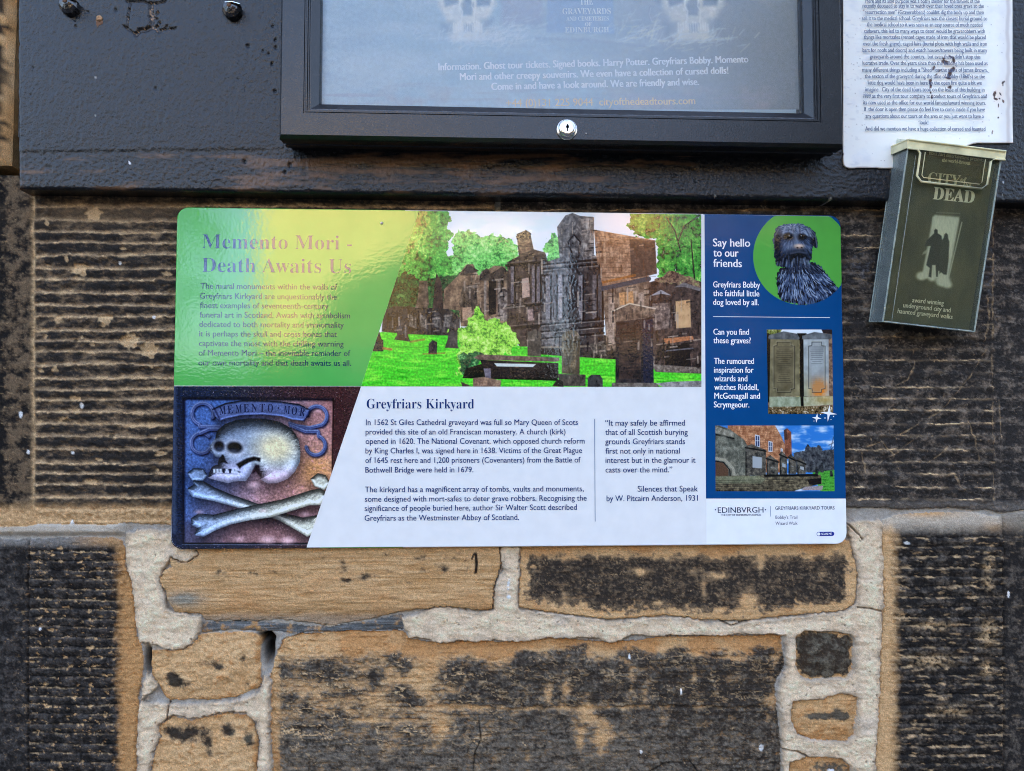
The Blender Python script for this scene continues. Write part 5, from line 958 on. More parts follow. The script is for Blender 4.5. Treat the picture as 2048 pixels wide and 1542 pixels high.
t = Text(YT - .0001); t.line('SCAN ME', 1643, 1070, 1663.5, 1069.8, 6.2, bold=.03); t.shape([(1637.4 + 3.3 * math.cos(a), 1068 + 3.3 * math.sin(a)) for a in np.linspace(0, 6.28, 13)[:-1]]); t.build('badge_lettering', V_BRIGHT, sign)
b = MB(); q = P(763.5, 446.5, YS); b.lathe([(.0016, YS + .0002), (.0016, YS - .0012), (.0010, YS - .0016), (.0003, YS - .0018)], (q[0], q[2]), 14); b.build('rivet', plain('rivet_steel', (.7, .7, .68), .35, metal=1), sign)

# ------------------------------------------------------------------ poster behind the glass
YPO = D0 - .0262
poster = thing('poster', 'faded blue grey poster with pale skulls and white writing behind the case glass', 'poster')
b = MB(); b.box((gx0 + .003, YPO + .0004, gz0 + .001), (gx1 - .004, YPO + .0012, gz1 - .005)); b.build('poster_sheet', plain('poster_paper', alb((158, 182, 204)), .6, .94, 1.06, 14), poster)
k = Print((632, -300), (1616, -300), (1616, 219), (632, 219), 1.3)
n_ = fbm(k.PU / 160, k.PV / 60, 4, 3); k.c[:] = mixc(L3(150, 180, 204), L3(176, 198, 216), ss(-.4, .5, n_)); k.c = mixc(k.c, L3(126, 132, 140), ss(1050, 1480, k.PU) * .9); k.c = mixc(k.c, L3(176, 160, 160), .5 * ss(150, 210, k.PV) * ss(0, .5, fbm(k.PU / 90, k.PV / 60, 3, 12)))  # glass glare painted in: pale blue left, grey right, pinkish low down
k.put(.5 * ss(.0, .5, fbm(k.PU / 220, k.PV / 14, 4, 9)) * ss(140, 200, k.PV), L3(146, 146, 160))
k.org(820, 0, .20508)
TS = L3(128, 152, 190); k.poly([(1340, -40), (1350, -500), (1480, -640), (1660, -690), (1840, -640), (1970, -500), (1980, -40), (1990, 330), (1330, 320)], (134, 166, 204), 1, 6); k.poly([(880, -40), (1300, -40), (1300, 250), (900, 240)], (150, 150, 176), .5, 20)
BN = (190, 206, 222); 
def skull(cx, w, warm):
    c = L3(246, 250, 252) * (1 - warm) + L3(232, 230, 216) * warm
    k.poly([(cx - .95 * w, -60), (cx - 1.05 * w, -300), (cx - .8 * w, -560), (cx - .3 * w, -680), (cx + .3 * w, -680), (cx + .8 * w, -560), (cx + 1.05 * w, -300), (cx + .95 * w, -60), (cx + .92 * w, 60), (cx + .70 * w, 160), (cx + .66 * w, 330), (cx + .4 * w, 400), (cx - .45 * w, 400), (cx - .68 * w, 330), (cx - .72 * w, 170), (cx - .95 * w, 60)], c * .92, .85, 14, 14)
    k.put(k.mask([(cx - .95 * w, -60), (cx + .95 * w, -60), (cx + .7 * w, 160), (cx - .7 * w, 160)], 20) * ss(-.2, .5, fbm(k.U / 50, k.V / 40, 4, int(cx))) * .7, np.minimum(c * 1.12, 250))
    dkc = L3(112, 140, 168) * (1 - warm) + L3(98, 108, 120) * warm
    k.poly([(cx - .80 * w, -60), (cx - .7 * w, -140), (cx - .36 * w, -140), (cx - .25 * w, -60), (cx - .3 * w, 30), (cx - .72 * w, 66)], dkc, .9, 8); k.poly([(cx + .28 * w, -60), (cx + .38 * w, -140), (cx + .7 * w, -140), (cx + .8 * w, -60), (cx + .72 * w, 50), (cx + .3 * w, 60)], dkc, .9, 8); k.poly([(cx - .16 * w, 150), (cx - .2 * w, 40), (cx - .05 * w, -20), (cx + .08 * w, -20), (cx + .2 * w, 40), (cx + .14 * w, 150)], dkc * 1.05, .9, 8)
    k.poly([(cx - .14 * w, 235), (cx + .18 * w, 230), (cx + .16 * w, 312), (cx - .1 * w, 312)], dkc, .8, 8); k.poly([(cx - .9 * w, 220), (cx - .45 * w, 215), (cx - .5 * w, 330), (cx - .8 * w, 330)], dkc * 1.08, .7, 16); k.poly([(cx + .45 * w, 190), (cx + .85 * w, 180), (cx + .8 * w, 250), (cx + .5 * w, 330)], dkc * 1.08, .7, 16)
    for i in range(13): x = cx - .45 * w + i * .075 * w; k.line([(x, 225 + 14 * math.sin(i * 1.7)), (x + 4, 300 + 16 * math.cos(i))], 11, np.minimum(c * 1.16, 252), .8, 5)
    for x, y0_ in ((cx - .22 * w, -40), (cx + .18 * w, -40)): k.line([(x, y0_), (x - .04 * w, 60), (x + .06 * w, 110), (x + .02 * w, 220)], 9, np.minimum(c * 1.16, 252), .8, 4)
skull(560, 300, .15); skull(2760, 320, .8)
rs = random.Random(11)
for i in range(330):                                  # straw
    g = rs.random(); x = rs.gauss(980, 190) if g < .34 else rs.gauss(560, 210) if g < .55 else rs.gauss(2230, 150) if g < .8 else rs.gauss(2760, 220)
    y = rs.gauss(385, 55) if x < 900 or x > 2450 else rs.gauss(330, 75); a = rs.uniform(-1.4, 1.4) if rs.random() < .6 else rs.uniform(-.3, .3); ln = rs.uniform(40, 130); cv_ = rs.uniform(-30, 30)
    if y - ln * abs(math.sin(a)) > 480: continue
    warm = x > 2000; c = (226, 226, 206) if warm and i % 2 else (216, 228, 240)
    k.line([(x, y), (x + ln * .5 * math.cos(a) + cv_ * .3, y - ln * .5 * abs(math.sin(a)) - cv_ * .2), (x + ln * math.cos(a), y - ln * abs(math.sin(a)))], 7, c, .55, 4)
k.line([(1020, 350), (1200, 330), (1500, 345), (2000, 400), (2400, 420)], 34, (200, 214, 228), .45, 24); k.line([(1240, 380), (1700, 385), (2400, 470)], 14, (100, 122, 150), .4, 12)
k.line([(3110, 30), (3130, 90), (3120, 130)], 8, (120, 130, 140), .5, 6)
for i in range(14): k.line([(1980 + 4 * i, -20), (2360 - 13 * i, 60 + 12 * i)], 2.5, (176, 186, 206), .25, 3)
k.line([(2345, 60), (2325, 130), (2350, 190)], 12, (112, 120, 140), .6, 5); k.line([(2350, 70), (2332, 140), (2356, 200)], 6, (220, 226, 240), .7, 3)
k.put((k.PU < 640) * .0, L3(0, 0, 0)); k.c = np.clip(k.c * (1 + .06 * fbm(k.PU / 8, k.PV / 8, 2, 5))[..., None], 0, 255)
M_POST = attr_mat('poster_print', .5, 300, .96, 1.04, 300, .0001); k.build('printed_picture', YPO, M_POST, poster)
t = Text(YPO - .0003)
t.line('Information. Ghost tour tickets. Signed books. Harry Potter. Greyfriars Bobby. Momento', 877.4, 140.8, 1496.6, 124.7, 21.5, bold=.06); t.line('Mori and other creepy souvenirs. We even have a collection of cursed dolls!', 920.4, 160.6, 1456.6, 147.4, 21.5, bold=.06); t.line('Come in and have a look around. We are friendly and wise.', 983.3, 180.1, 1398, 170, 21.5, bold=.06)
t.build('white_lettering', plain('white_print', (.93, .93, .93), .6, 1, 1), poster)
t = Text(YPO - .0003); t.line('+44 (0)131 225 9044  cityofthedeadtours.com', 1013, 213.5, 1390.6, 208.3, 22, bold=.03); t.build('orange_lettering', plain('pale_orange_print', alb((255, 200, 140)), .6), poster)
t = Text(YPO - .0003)
for s_, u0, v0_, u1, v1_, z_ in (('THE', 1160, 9.5, 1186, 9, 20), ('GRAVEYARDS', 1125, 28.5, 1221.8, 28, 18), ('AND CEMETERIES', 1133, 41.5, 1217.7, 41, 12.5), ('OF', 1170, 52, 1183.5, 52, 11), ('EDINBURGH', 1130, 65, 1218.3, 64.5, 16)): t.line(s_, u0, v0_, u1, v1_, z_, 'serif')
t.build('tombstone_lettering', plain('pale_print', alb((226, 236, 246)), .6), poster)

# ------------------------------------------------------------------ laminated notice
YN = YB - .0022
notice = thing('paper_notice', 'white laminated paper notice with rust spots pinned to the black board beside the case', 'notice')
uu = np.arange(1683, 2025.5, 1.1); vv = np.arange(-420, 341, 1.1); vv = np.concatenate([np.linspace(-420, -14, 40), vv[vv > -12]])
k = Print((0, 0), (1, 0), (1, 1), (0, 1)); k.PU, k.PV = np.meshgrid(uu, vv); k.c = np.zeros(k.PU.shape + (3,)); k.org(1660, 0, .27228)
k.c[:] = (232, 234, 238); k.put(.5 * ss(.05, .6, fbm(k.PU / 60, k.PV / 50, 4, 3)), L3(206, 212, 226)); k.put(.35 * ss(.2, .5, fbm(k.PU / 18, k.PV / 9, 3, 4)) * ss(1750, 1690, k.PU), L3(170, 176, 190))
k.put(.4 * ss(1990, 2010, k.PU + 8 * fbm(k.PU / 20, k.PV / 20, 2, 6)), L3(206, 204, 208)); k.put(.5 * (1 - ss(1, 6, np.abs(k.PU - 2016 + 3 * fbm(k.PV / 40, k.PV / 50, 2, 4)))), L3(170, 160, 162))
for i in range(120):
    x, y = rr_.uniform(1690, 2018), rr_.uniform(0, 330); r_ = rr_.uniform(.5, 1.3); k.put(ss(1.4, .6, np.hypot(k.PU - x, k.PV - y) / r_) * .5, L3(120, 110, 110))
def rust(lst, seed):
    m_ = np.zeros(k.PU.shape)
    for x, y, rx, ry, rot in lst:
        a = math.radians(rot); du, dv = k.U - x, k.V - y; q = np.hypot((du * math.cos(a) + dv * math.sin(a)) / rx, (-du * math.sin(a) + dv * math.cos(a)) / ry); m_ = np.maximum(m_, ss(1.25, .75, q + .5 * fbm(k.U / 14, k.V / 14, 3, seed)))
    k.put(m_ * .95, mixc(L3(30, 16, 14), L3(96, 52, 34), ss(-.3, .5, fbm(k.U / 12, k.V / 12, 3, seed + 4))))
halo = np.exp(-((k.U - 850) / 70) ** 2 - ((k.V - 500) / 120) ** 2); k.put(.35 * halo * ss(-.3, .4, fbm(k.U / 40, k.V / 50, 3, 9)), L3(210, 180, 160)); k.put(.5 * np.exp(-((k.U - 1245) / 40) ** 2 - ((k.V - 690) / 80) ** 2), L3(230, 210, 196))
rust([(845, 455, 26, 14, 20), (885, 415, 18, 7, 40), (908, 440, 10, 24, -10), (880, 540, 14, 38, 20), (905, 505, 12, 16, 0), (868, 572, 20, 10, 10), (880, 640, 14, 12, 0), (762, 500, 8, 18, 20), (736, 598, 11, 20, 10), (740, 630, 8, 18, 0), (748, 712, 7, 14, 0), (805, 520, 14, 5, -40), (780, 548, 12, 4, -40), (740, 680, 5, 10, 0), (835, 430, 10, 8, 0)], 3)
rust([(1272, 606, 14, 7, -40), (1270, 622, 5, 12, 0), (1210, 690, 10, 24, 15), (1216, 725, 16, 8, 20), (1252, 690, 12, 5, 60), (1272, 742, 7, 14, -20), (1246, 725, 6, 6, 0), (1238, 775, 4, 16, 5), (1190, 975, 4, 18, 15), (1236, 864, 6, 6, 0)], 6)
wav = .0004 * fbm(k.PU / 90, k.PV / 60, 2, 8) + .0006 * fbm(k.PU / 34, k.PV / 40, 3, 12) * ss(1790, 1690, k.PU) * ss(120, 40, k.PV)
bot = 336 - 50 * ss(1840, 1960, k.PU) + 2.2 * fbm(k.PU / 30, k.PV * 0, 2, 2); lft = np.where(k.PV > 305, 1687 - 1.5 * np.sin((k.PV - 305) / 9), 1686)
cor = np.hypot(k.PU - 1697, k.PV - 324) > 11
keep = (k.PV < bot) & (k.PU > lft) & ~((k.PU < 1697) & (k.PV > 324) & cor)
rim = np.minimum(bot - k.PV, k.PU - lft); k.put((1 - ss(0, 2.2, rim)) * .55, L3(150, 130, 118))
pos = P(k.PU, k.PV, YN); pos[..., 1] -= wav + .0010 * ss(40, 0, bot - k.PV)
m, tt_, bs = mat('laminate'); a = N(tt_, 'ShaderNodeAttribute', attribute_name='Col'); tt_.links.new(a.outputs['Color'], bs.inputs['Base Color']); bs.inputs['Roughness'].default_value = .45; bs.inputs['Coat Weight'].default_value = .6; bs.inputs['Coat Roughness'].default_value = .15; bump(tt_, bs, 40, .0003, 1, 3)
link('notice_sheet', sheet('notice_sheet', pos, keep[:-1, :-1], alb(np.clip(k.c, 0, 255)), back=YB - .0008), m, notice)
t = Text(YN - .0022); NX = lambda x: 1660 + x * .27228
for s_, xl, xr, y in (('Here and its sole purpose was a bothy shelter for the families of the', 262, 1100, 10), ('recently deceased to stay in to watch over their loved ones grave so the', 240, 1130, 45), ('"resurrection men" (Graverobbers) couldnt dig the body up and then', 245, 1130, 92), ('sell it to the medical school. Greyfriars was the closest burial ground to', 235, 1155, 137), ('the medical school so it was seen as an easy source of much needed', 272, 1120, 183), ('cadavers, this led to many ways to deter would be graverobbers with', 252, 1138, 230), ('things like mortsafes (rented cages made of iron that would be placed', 250, 1145, 275), ('over the fresh grave), caged lairs (burial plots with high walls and iron', 243, 1153, 323), ('bars for roofs and doors) and watch houses/towers being built in many', 240, 1155, 371), ("graveyards around the country,  but even these didn't stop this", 293, 1105, 418), ('lucrative trade. Over the years since then the building has been used as', 240, 1158, 466), ('many different things including a "Shed" for the tools of James Brown,', 238, 1158, 515), ("the sexton of the graveyard during the time of Bobby (1860's) so the", 257, 1138, 563), ('little dog would have been in here by the open fire quite a bit we', 280, 1115, 610), ('imagine.  City of the dead tours took on the lease of this building in', 260, 1135, 660), ('1999 as the very first tour company to conduct tours of Greyfriars and', 243, 1153, 708), ('its now used as the office for our world famous/award winning tours.', 245, 1145, 756), ('If  the door is open then please do feel free to come inside if you have', 252, 1138, 805), ('any questions about our tours or the area or you just want to have a', 262, 1130, 855), ('look!', 660, 722, 902), ('And did we mention we have a huge collection of cursed and haunted', 260, 1142, 948)):
    t.line(s_, NX(xl), (y + 11) * .27228, NX(xr), (y + 13) * .27228, 12.2, bold=.02)
t.build('notice_lettering', plain('grey_blue_ink', alb((66, 78, 112)), .6, .6, 1.5, 60), notice)

# ------------------------------------------------------------------ plastic leaflet box and its leaflet
YF, YK = -.067, -.0345
LEAN = .026                                   # the foot of the box leans back from the board edge to the wall
BLp, BRp, TLp, TRp = P(1760.5, 642, YF + LEAN), P(1937, 662, YF + LEAN), P(1823, 286, YF), P(2014, 309, YF)
ex = (BRp - BLp) / np.linalg.norm(BRp - BLp) + (TRp - TLp) / np.linalg.norm(TRp - TLp); ex /= np.linalg.norm(ex)
ez = (TLp + TRp - BLp - BRp); ez -= ex * (ez @ ex); ez /= np.linalg.norm(ez); bn = np.cross(ez, ex); bn = -bn if bn[1] < 0 else bn
bw = (np.linalg.norm(BRp - BLp) + np.linalg.norm(TRp - TLp)) / 2; bh = (np.linalg.norm(TLp - BLp) + np.linalg.norm(TRp - BRp)) / 2
cen = (BLp + BRp + TLp + TRp) / 4; OO = cen - ex * bw / 2 - ez * bh / 2
def LB(x, y, z): return tuple(OO + ex * x + ez * z + bn * (y - YF))
def lbox(b, x0, x1, y0, y1, z0, z1, mi=0):
    vs = [LB(x0, y0, z0), LB(x1, y0, z0), LB(x1, y1, z0), LB(x0, y1, z0), LB(x0, y0, z1), LB(x1, y0, z1), LB(x1, y1, z1), LB(x0, y1, z1)]
    b.add(vs, [(0, 3, 2, 1), (4, 5, 6, 7), (0, 1, 5, 4), (1, 2, 6, 5), (2, 3, 7, 6), (3, 0, 4, 7)], mi)
def plastic(name, tint, milk, mw, gw):
    m, t, bs = mat(name); t.nodes.remove(bs); out = t.nodes['Material Output']
    tr = N(t, 'ShaderNodeBsdfTransparent'); tr.inputs[0].default_value = (*tint, 1); df = N(t, 'ShaderNodeBsdfDiffuse'); df.inputs[0].default_value = (*milk, 1); gl = N(t, 'ShaderNodeBsdfGlossy'); gl.inputs['Roughness'].default_value = .12
    m1 = N(t, 'ShaderNodeMixShader'); m2 = N(t, 'ShaderNodeMixShader'); fr = N(t, 'ShaderNodeFresnel'); fr.inputs[0].default_value = gw
    tc = N(t, 'ShaderNodeTexCoord'); no = N(t, 'ShaderNodeTexNoise'); no.inputs['Scale'].default_value = 45; no.inputs['Detail'].default_value = 6; mr = N(t, 'ShaderNodeMapRange'); mr.inputs['From Min'].default_value = .3; mr.inputs['From Max'].default_value = .75; mr.inputs['To Min'].default_value = mw * .75; mr.inputs['To Max'].default_value = mw * 1.35
    t.links.new(tc.outputs['Object'], no.inputs['Vector']); t.links.new(no.outputs[0], mr.inputs[0]); t.links.new(mr.outputs[0], m1.inputs[0])
    t.links.new(tr.outputs[0], m1.inputs[1]); t.links.new(df.outputs[0], m1.inputs[2]); t.links.new(fr.outputs[0], m2.inputs[0]); t.links.new(m1.outputs[0], m2.inputs[1]); t.links.new(gl.outputs[0], m2.inputs[2]); t.links.new(m2.outputs[0], out.inputs[0])
    return m
P_BODY = plastic('clear_plastic', (.93, .94, .88), (.52, .52, .38), .045, 1.26); P_EDGE = plastic('plastic_edge', (.85, .9, .86), (.62, .68, .60), .32, 1.45); P_LID = plastic('yellowed_plastic', (.93, .92, .82), (.92, .83, .48), .74, 1.4); P_TAB = plastic('clear_tab_plastic', (.96, .95, .89), (.6, .58, .42), .03, 1.35); P_SIDE = plastic('milky_side_plastic', (.82, .87, .86), (.52, .58, .55), .26, 1.35)
box = thing('leaflet_box', 'tilted clear plastic leaflet box with yellowed lid hanging over the board edge', 'leaflet holder')
w_ = .0013; b = MB()
lbox(b, 0, bw, YF, YF + w_, 0, bh); lbox(b, 0, w_, YF + w_ + .0002, YK, 0, bh, 2); lbox(b, bw - w_, bw, YF + w_ + .0002, YK, 0, bh, 2); lbox(b, w_ + .0002, bw - w_ - .0002, YF + w_ + .0002, YK, 0, w_, 2); lbox(b, w_ + .0002, bw - w_ - .0002, YK - w_, YK, w_ + .0002, bh + .012, 0)
for x in (-.0002, bw + .0002): b.tube([LB(x, YF - .0003, 0), LB(x, YF - .0003, bh)], .0011, 8, 1)
b.tube([LB(0, YF - .0003, 0), LB(bw, YF - .0003, 0)], .0011, 8, 1); b.tube([LB(0, YF, 0), LB(0, YK, 0)], .0009, 8, 1); b.tube([LB(.0105, YF - .0001, .002), LB(.0105, YF - .0001, bh - .014)], .0004, 6, 1); b.tube([LB(0, YK, 0), LB(0, YK, bh)], .0008, 8, 1)
b.build('box_body', [P_BODY, P_EDGE, P_SIDE], box)
b = MB(); o_ = .0022; lh = .0095
lbox(b, -o_, bw + o_, YF - o_ - .0012, YF - o_, bh - lh + .002, bh + .0015); lbox(b, -o_ - .0012, -o_, YF - o_ - .0012, YK, bh - lh + .002, bh + .0015); lbox(b, bw + o_, bw + o_ + .0012, YF - o_ - .0012, YK, bh - lh + .002, bh + .0015); lbox(b, -o_ - .0012, bw + o_ + .0012, YF - o_ - .0012, YK, bh + .0017, bh + .003)
b.tube([LB(-o_, YF - o_ - .0018, bh + .0022), LB(bw + o_, YF - o_ - .0018, bh + .0022)], .0012, 8); b.tube([LB(-o_ - .001, YF - o_ - .0012, bh + .0022), LB(-o_ - .001, YK, bh + .0022)], .0012, 8)
tx0, tx1, tz = .0135, .0985, bh - .0435
for pts in ([(-o_, bh - lh + .002), (tx0 - .004, bh - lh + .002), (tx0, bh - lh - .002), (tx0, tz + .006), (tx0 + .006, tz), (tx1 - .006, tz), (tx1, tz + .006), (tx1, bh - lh - .002), (tx1 + .004, bh - lh + .002), (bw + o_ + .001, bh - lh + .002)],): b.tube([LB(x, YF - o_ - .0012, z) for x, z in pts], .0013, 8)
lbox(b, tx0 + .001, tx1 - .001, YF - o_ - .0009, YF - o_ - .0003, tz + .001, bh - lh + .0018, 1)
b.tube([LB(x, YF - o_ - .0008, z) for x, z in ((tx0 + .006, bh - lh), (tx0 + .006, tz + .0075), (tx0 + .0085, tz + .005), (tx1 - .009, tz + .005), (tx1 - .0065, tz + .0075), (tx1 - .0065, bh - lh))], .0005, 6)
b.build('lid', [P_LID, P_TAB], box)
YL = YF + .0045
leaf = thing('leaflet', 'dark leaflet with white doorway picture standing inside the clear plastic box', 'leaflet')
lx0, lx1, lz0, lz1 = .0035, bw - .0035, .0022, bh - .006
cu_ = [PR(*[np.array(q) for q in LB(x, YL, z)]) for x, z in ((lx0, lz1), (lx1, lz1), (lx1, lz0), (lx0, lz0))]; cu_ = [(float(a), float(c)) for a, c in cu_]
k = Print(*cu_, .9); k.c[:] = mixc(L3(64, 66, 48), L3(84, 84, 62), ss(-.4, .4, fbm(k.PU / 40, k.PV / 90, 3, 3)))
k.org(1660, 250, .29173)
G = (222, 232, 224)
k.put(.35 * np.exp(-((k.U - 770) / 130) ** 2 - ((k.V - 830) / 260) ** 2), L3(110, 118, 108)); k.put(.28 * ss(1180, 1400, k.V), L3(96, 106, 100))
k.poly([(704, 630), (720, 616), (885, 630), (886, 650), (812, 1050), (626, 1052), (660, 880)], (206, 214, 206), 1, 6); k.poly([(712, 640), (876, 646), (826, 900), (700, 880)], G, 1, 12); k.line([(730, 600), (890, 606)], 5, (150, 158, 150), .7, 3); k.line([(904, 668), (815, 1040)], 7, (206, 214, 206), .9, 3)
for c_, rx in (((628, 1035), 36), ((700, 1050), 26), ((775, 1068), 50), ((806, 1095), 30)): k.ell(*c_, rx, rx * .8, (216, 224, 216), 1, 8)
FG = (44, 48, 42)
k.poly([(724, 712), (738, 720), (738, 742), (764, 760), (770, 800), (770, 900), (780, 1000), (742, 1000), (738, 1040), (728, 1040), (724, 960), (700, 960), (694, 1045), (676, 1040), (684, 980), (660, 960), (690, 830), (650, 830), (665, 790), (700, 756), (714, 742), (714, 722)], FG, 1, 3); k.poly([(796, 740), (808, 752), (810, 775), (818, 800), (812, 930), (800, 1025), (782, 1025), (762, 1010), (750, 1020), (752, 900), (762, 800), (780, 772), (784, 750)], (54, 58, 50), 1, 3); k.poly([(640, 870), (670, 850), (660, 880), (632, 890)], (200, 208, 200), .6, 3)
k.c = np.clip(k.c * (1 + .10 * fbm(k.U / 8, k.V / 40, 2, 5))[..., None], 0, 255)
LPL = (np.array(LB(0, YL, 0)), bn); LPT = (np.array(LB(0, YL - .0003, 0)), bn)
k.build('printed_picture', YL, attr_mat('leaflet_print', .45, 300, .97, 1.03, 300, .00005), leaf, plane=LPL)
b = MB(); lbox(b, lx0, lx1, YL + .0004, YL + .006, lz0, lz1); b.build('leaflet_stack', plain('leaflet_card', (.10, .105, .095), .7), leaf)
t = Text(YL - .0003, LPT)
for s_, u0, v0_, u1, v1_, z_, fo, bo in (('black hart entertainment presents', 1858.4, 309, 1966.9, 323.5, 11, 'sans', .05), ('the world-famous', 1883.8, 323, 1940, 330, 11, 'sans', .05), ('CITY', 1854.9, 366, 1919.6, 372.5, 31, 'serif', 0), ('of', 1920.5, 363, 1932.5, 364.5, 13, 'serif', 0), ('the', 1926, 374, 1941.5, 376, 14, 'serif', 0), ('DEAD', 1865.7, 398.3, 1947, 406.5, 35, 'serif', .04), ('award winning', 1824.2, 604.4, 1887, 610.6, 13.5, 'sans', .03), ('underground city and', 1806, 614.5, 1900.7, 624.8, 13.5, 'sans', .03), ('haunted graveyard walks', 1794.8, 626.2, 1904.5, 638, 13.5, 'sans', .03)):
    t.line(s_, u0, v0_, u1, v1_, z_, fo, bold=bo)
t.build('white_lettering', plain('leaflet_white', alb((226, 228, 214)), .6), leaf)

# ------------------------------------------------------------------ metal clips and screw on the board
M_CLIP = plain('dark_clip_metal', (.018, .016, .016), .14, .5, 1.5, 250, .0006, 160, 0.0, .7); M_RUST = plain('rusty_iron', (.16, .075, .035), .8, .5, 1.6, 900, .0008, 700)
def clip(u, v, label, flip):
    c = thing('metal_clip', label, 'clip', tuple(P(u, v, YB)), 'metal clips on the notice board')
    b = MB(); ou = [(-18, -13), (3, -12), (19, -9), (18.5, 2), (9, 13), (-3, 14.5), (-11, 10), (-19, -1)]
    lay = [(1.0, 0, .0002), (1.0, 0, -.0035), (.93, -1.2, -.0075), (.72, -4, -.0105), (.30, -7.5, -.0120)]; px = .00059
    loops = [[(x * s_ * px, y_, -(y * s_ + dy) * px) for x, y in ou] for s_, dy, y_ in lay]
    b.loft(loops, 0, False); o = b.build('clip_body', M_CLIP, c); 
    b = MB(); b.add([(x * px, y_, -y * px) for x, y, y_ in ((-19, -13.5, -.004), (19.6, -9.5, -.004), (19.6, -9.5, -.0135), (6, -12, -.0150), (-10, -13.4, -.0120))] + [(x * px, y_, -(y - 1.2) * px) for x, y, y_ in ((-19, -13.5, -.004), (19.6, -9.5, -.004), (19.6, -9.5, -.0135), (6, -12, -.0150), (-10, -13.4, -.0120))], [(0, 1, 2, 3, 4), (9, 8, 7, 6, 5), (0, 5, 6, 1), (1, 6, 7, 2), (2, 7, 8, 3), (3, 8, 9, 4), (4, 9, 5, 0)]); b.build('clip_lip', M_CHROME, c)
    b = MB(); b.lathe([(.0026, -.0119), (.0024, -.0127), (.0008, -.0131)], (-.001, .0052), 12); b.build('clip_screw', M_RUST, c)
    return c
clip(142, 21, 'dark metal clip above the small rusty screw on the black board', 0); clip(466, 29, 'dark metal clip beside the display case frame on the black board', 1)
q = P(199, 37, YB); s_ = thing('rusty_screw', 'small rusty screw head in a flake of missing paint on the board', 'screw', tuple(q))
b = MB(); b.lathe([(.0037, .0005), (.0037, -.0008), (.0028, -.0018), (.0012, -.0022), (.0006, -.0016)], (0, 0), 16); b.build('screw_head', plain('screw_rust', (.34, .19, .09), .55, .5, 1.5, 900, .0005, 500, .4), s_)
b = MB(); b.prism([(-.0038, -.0026), (-.0034, -.0078), (-.0016, -.0112), (.0002, -.0075), (.0036, -.0070), (.0042, -.0026)], -.0005, .0005); b.build('bare_patch', M_RUST, s_)

# ------------------------------------------------------------------ the lane and what the gloss reflects
b = MB(); b.add([(-60, -80, 0), (60, -80, 0), (60, 1, 0), (-60, 1, 0)], [(0, 1, 2, 3)]); tag(b.build('ground', plain('worn_setts', (.07, .065, .06), .85, .6, 1.4, 6, .01, 12), None, fix=False), kind='structure')
M_YEL = plain('yellow_sandstone', (.40, .275, .105), .9, .75, 1.2, 3, .01, 5); M_SLT = plain('roof_slate', (.06, .065, .075), .6, .7, 1.3, 5); M_WIN = plain('window_glass', (.02, .025, .03), .1); M_TRIM = plain('stone_trim', (.45, .36, .22), .85); M_GRY = plain('grey_rubble', (.09, .075, .06), .9, .6, 1.3, 4)
def house(name, label, x0, x1, y0, y1, h, m, wins, ridge=1.6, chim=()):
    t = thing(name, label, 'building', ((x0 + x1) / 2, y0, 0)); ox, oy = (x0 + x1) / 2, y0
    b = MB(); b.box((x0 - ox, y1 - oy, 0), (x1 - ox, 0, h)); b.build('house_wall', m, t)
    b = MB(); ym = (y1 - oy) / 2; b.add([(x0 - ox - .2, .2, h + .003), (x1 - ox + .2, .2, h + .003), (x1 - ox + .2, y1 - oy - .2, h + .003), (x0 - ox - .2, y1 - oy - .2, h + .003), (x0 - ox - .2, ym, h + ridge), (x1 - ox + .2, ym, h + ridge)], [(0, 1, 5, 4), (2, 3, 4, 5), (1, 2, 5), (3, 0, 4), (3, 2, 1, 0)]); rf = b.build('roof', M_SLT, t)
    for cx in chim: b = MB(); b.box((cx - ox - .4, ym - .35, h + .2), (cx - ox + .4, ym + .35, h + ridge + 1.0)); b.build('chimney', m, rf)
    for wx, wz in wins:
        b = MB(); X0, X1 = wx - ox - .45, wx - ox + .45
        for a, c in (((X0 - .14, 0, wz - .16), (X1 + .14, .08, wz)), ((X0 - .14, 0, wz + 1.5), (X1 + .14, .08, wz + 1.66)), ((X0 - .14, 0, wz + .001), (X0, .06, wz + 1.499)), ((X1, 0, wz + .001), (X1 + .14, .06, wz + 1.499)), ((wx - ox - .02, 0, wz + .001), (wx - ox + .02, .05, wz + 1.499)), ((X0 + .001, 0, wz + .73), (wx - ox - .021, .05, wz + .77)), ((wx - ox + .021, 0, wz + .73), (X1 - .001, .05, wz + .77))): b.box(a, c)
        f = b.build('window', M_TRIM, t); b = MB(); b.box((X0 + .001, .001, wz + .002), (X1 - .001, .02, wz + 1.498)); b.build('window_pane', M_WIN, f)
    return t
house('sandstone_house', 'sunlit yellow sandstone house across the lane seen only as a reflection', -3.7, -.9, -12, -17, 5.5, M_YEL, [(-2.4, .9), (-1.5, .9)], .5)
house('rubble_house', 'low dark rubble house across the lane beside the yellow house', -.85, 1.35, -12.3, -17, 5.0, M_GRY, [(.2, 1), (.2, 3)], .4)
house('brown_house', 'narrow brown stone house across the lane between two dark houses', 2.05, 3.2, -12, -17, 5.3, plain('brown_stone', (.26, .13, .05), .9, .75, 1.2, 3, .01, 5), [(2.6, 1)], .4)
house('long_rubble_house', 'long dark rubble house at the right end of the lane', 3.25, 12, -12.2, -17, 5.0, M_GRY, [(5, 1), (8, 1), (5, 3), (8, 3)], .4)
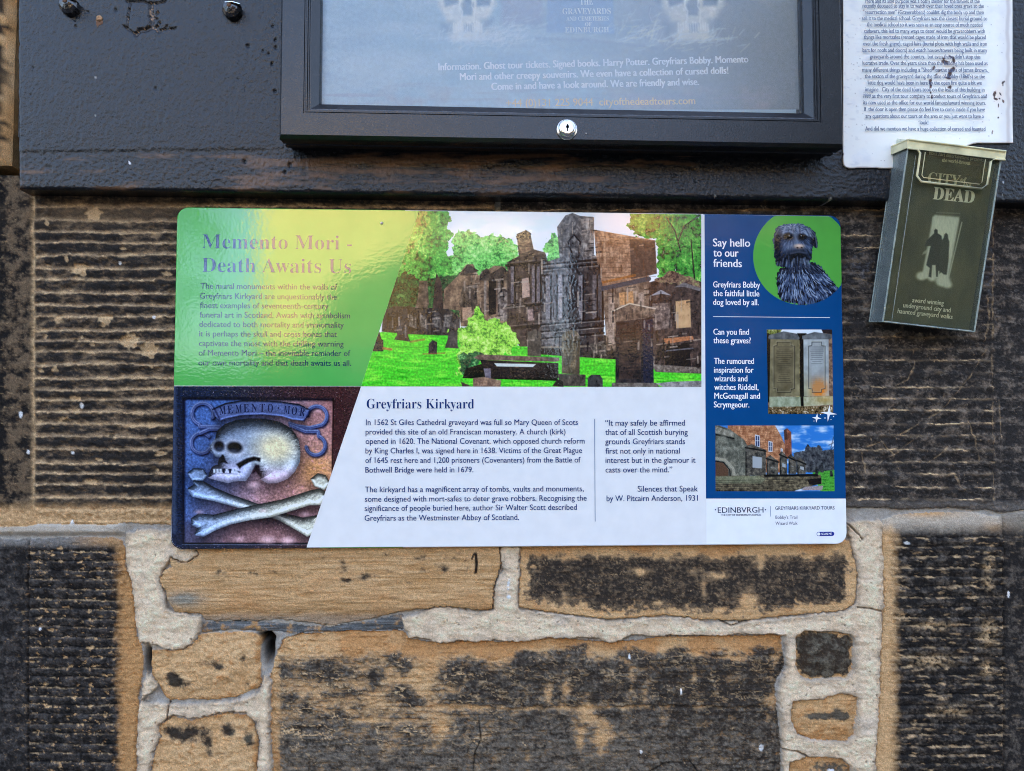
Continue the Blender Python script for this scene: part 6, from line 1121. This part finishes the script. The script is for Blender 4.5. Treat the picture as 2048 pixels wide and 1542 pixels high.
def leafy(name, label, cat, loc, shape, n, seed, s0, s1, trunk, leafcol, bark):
    t = thing(name, label, cat, loc); rt = random.Random(seed)
    if trunk: b = MB(); b.tube(trunk[0], trunk[1], 10); b.build('trunk', plain('bark', bark, .9), t)
    b = MB()
    for i in range(n):
        p = shape(rt); d1 = np.array([rt.gauss(0, 1) for _ in range(3)]); d1 /= np.linalg.norm(d1); d2 = np.cross(d1, [rt.gauss(0, 1) for _ in range(3)]); d2 /= np.linalg.norm(d2); q = rt.uniform(s0, s1)
        b.add([p - d1 * q, p - d2 * q * .5, p + d1 * q, p + d2 * q * .5], [(0, 1, 2, 3)])
    b.build('crown' if trunk else 'foliage', plain('leaf', leafcol, .7), t, fix=False); return t
def ball(r, zc, zr):
    def f(q):
        z = q.uniform(-.98, .98); w = r * (1 - z * z) ** .5 * q.uniform(.45, 1.05) * (1 + .18 * math.sin(5 * z)); a = q.uniform(0, 6.283); return np.array([w * math.cos(a), w * math.sin(a), zc + zr * z])
    return f
leafy('yew_tree', 'dark yew tree across the lane beside the yellow house', 'tree', (-7.2, -12, 0), ball(2.6, 3.6, 3.1), 2600, 4, .12, .28, ([(0, 0, 0), (.1, 0, 1.5), (-.1, .1, 3.2), (0, 0, 5)], [.35, .26, .18, .05]), (.035, .06, .025), (.08, .05, .035))
leafy('added_dark_tree', 'tall dark beech tree across the lane in front of the long rubble house', 'tree', (7.6, -10, 0), ball(3.7, 6.0, 4.2), 5200, 6, .14, .30, ([(0, 0, 0), (.1, 0, 1.8), (-.1, .1, 4.2), (0, 0, 8)], [.42, .32, .22, .06]), (.03, .038, .02), (.09, .07, .055))  # added tree, dims what the right of board and glass reflects
leafy('added_dark_hedge', 'dark clipped hedge along the far side of the lane', 'hedge', (0, -9, 0), lambda q: np.array([q.uniform(-7, 9), q.uniform(-.4, .4), 1.9 * q.random() ** .8 + q.uniform(-.06, .06)]), 9000, 8, .08, .18, None, (.03, .045, .02), None)  # added hedge, keeps the dark prints from mirroring pale walls
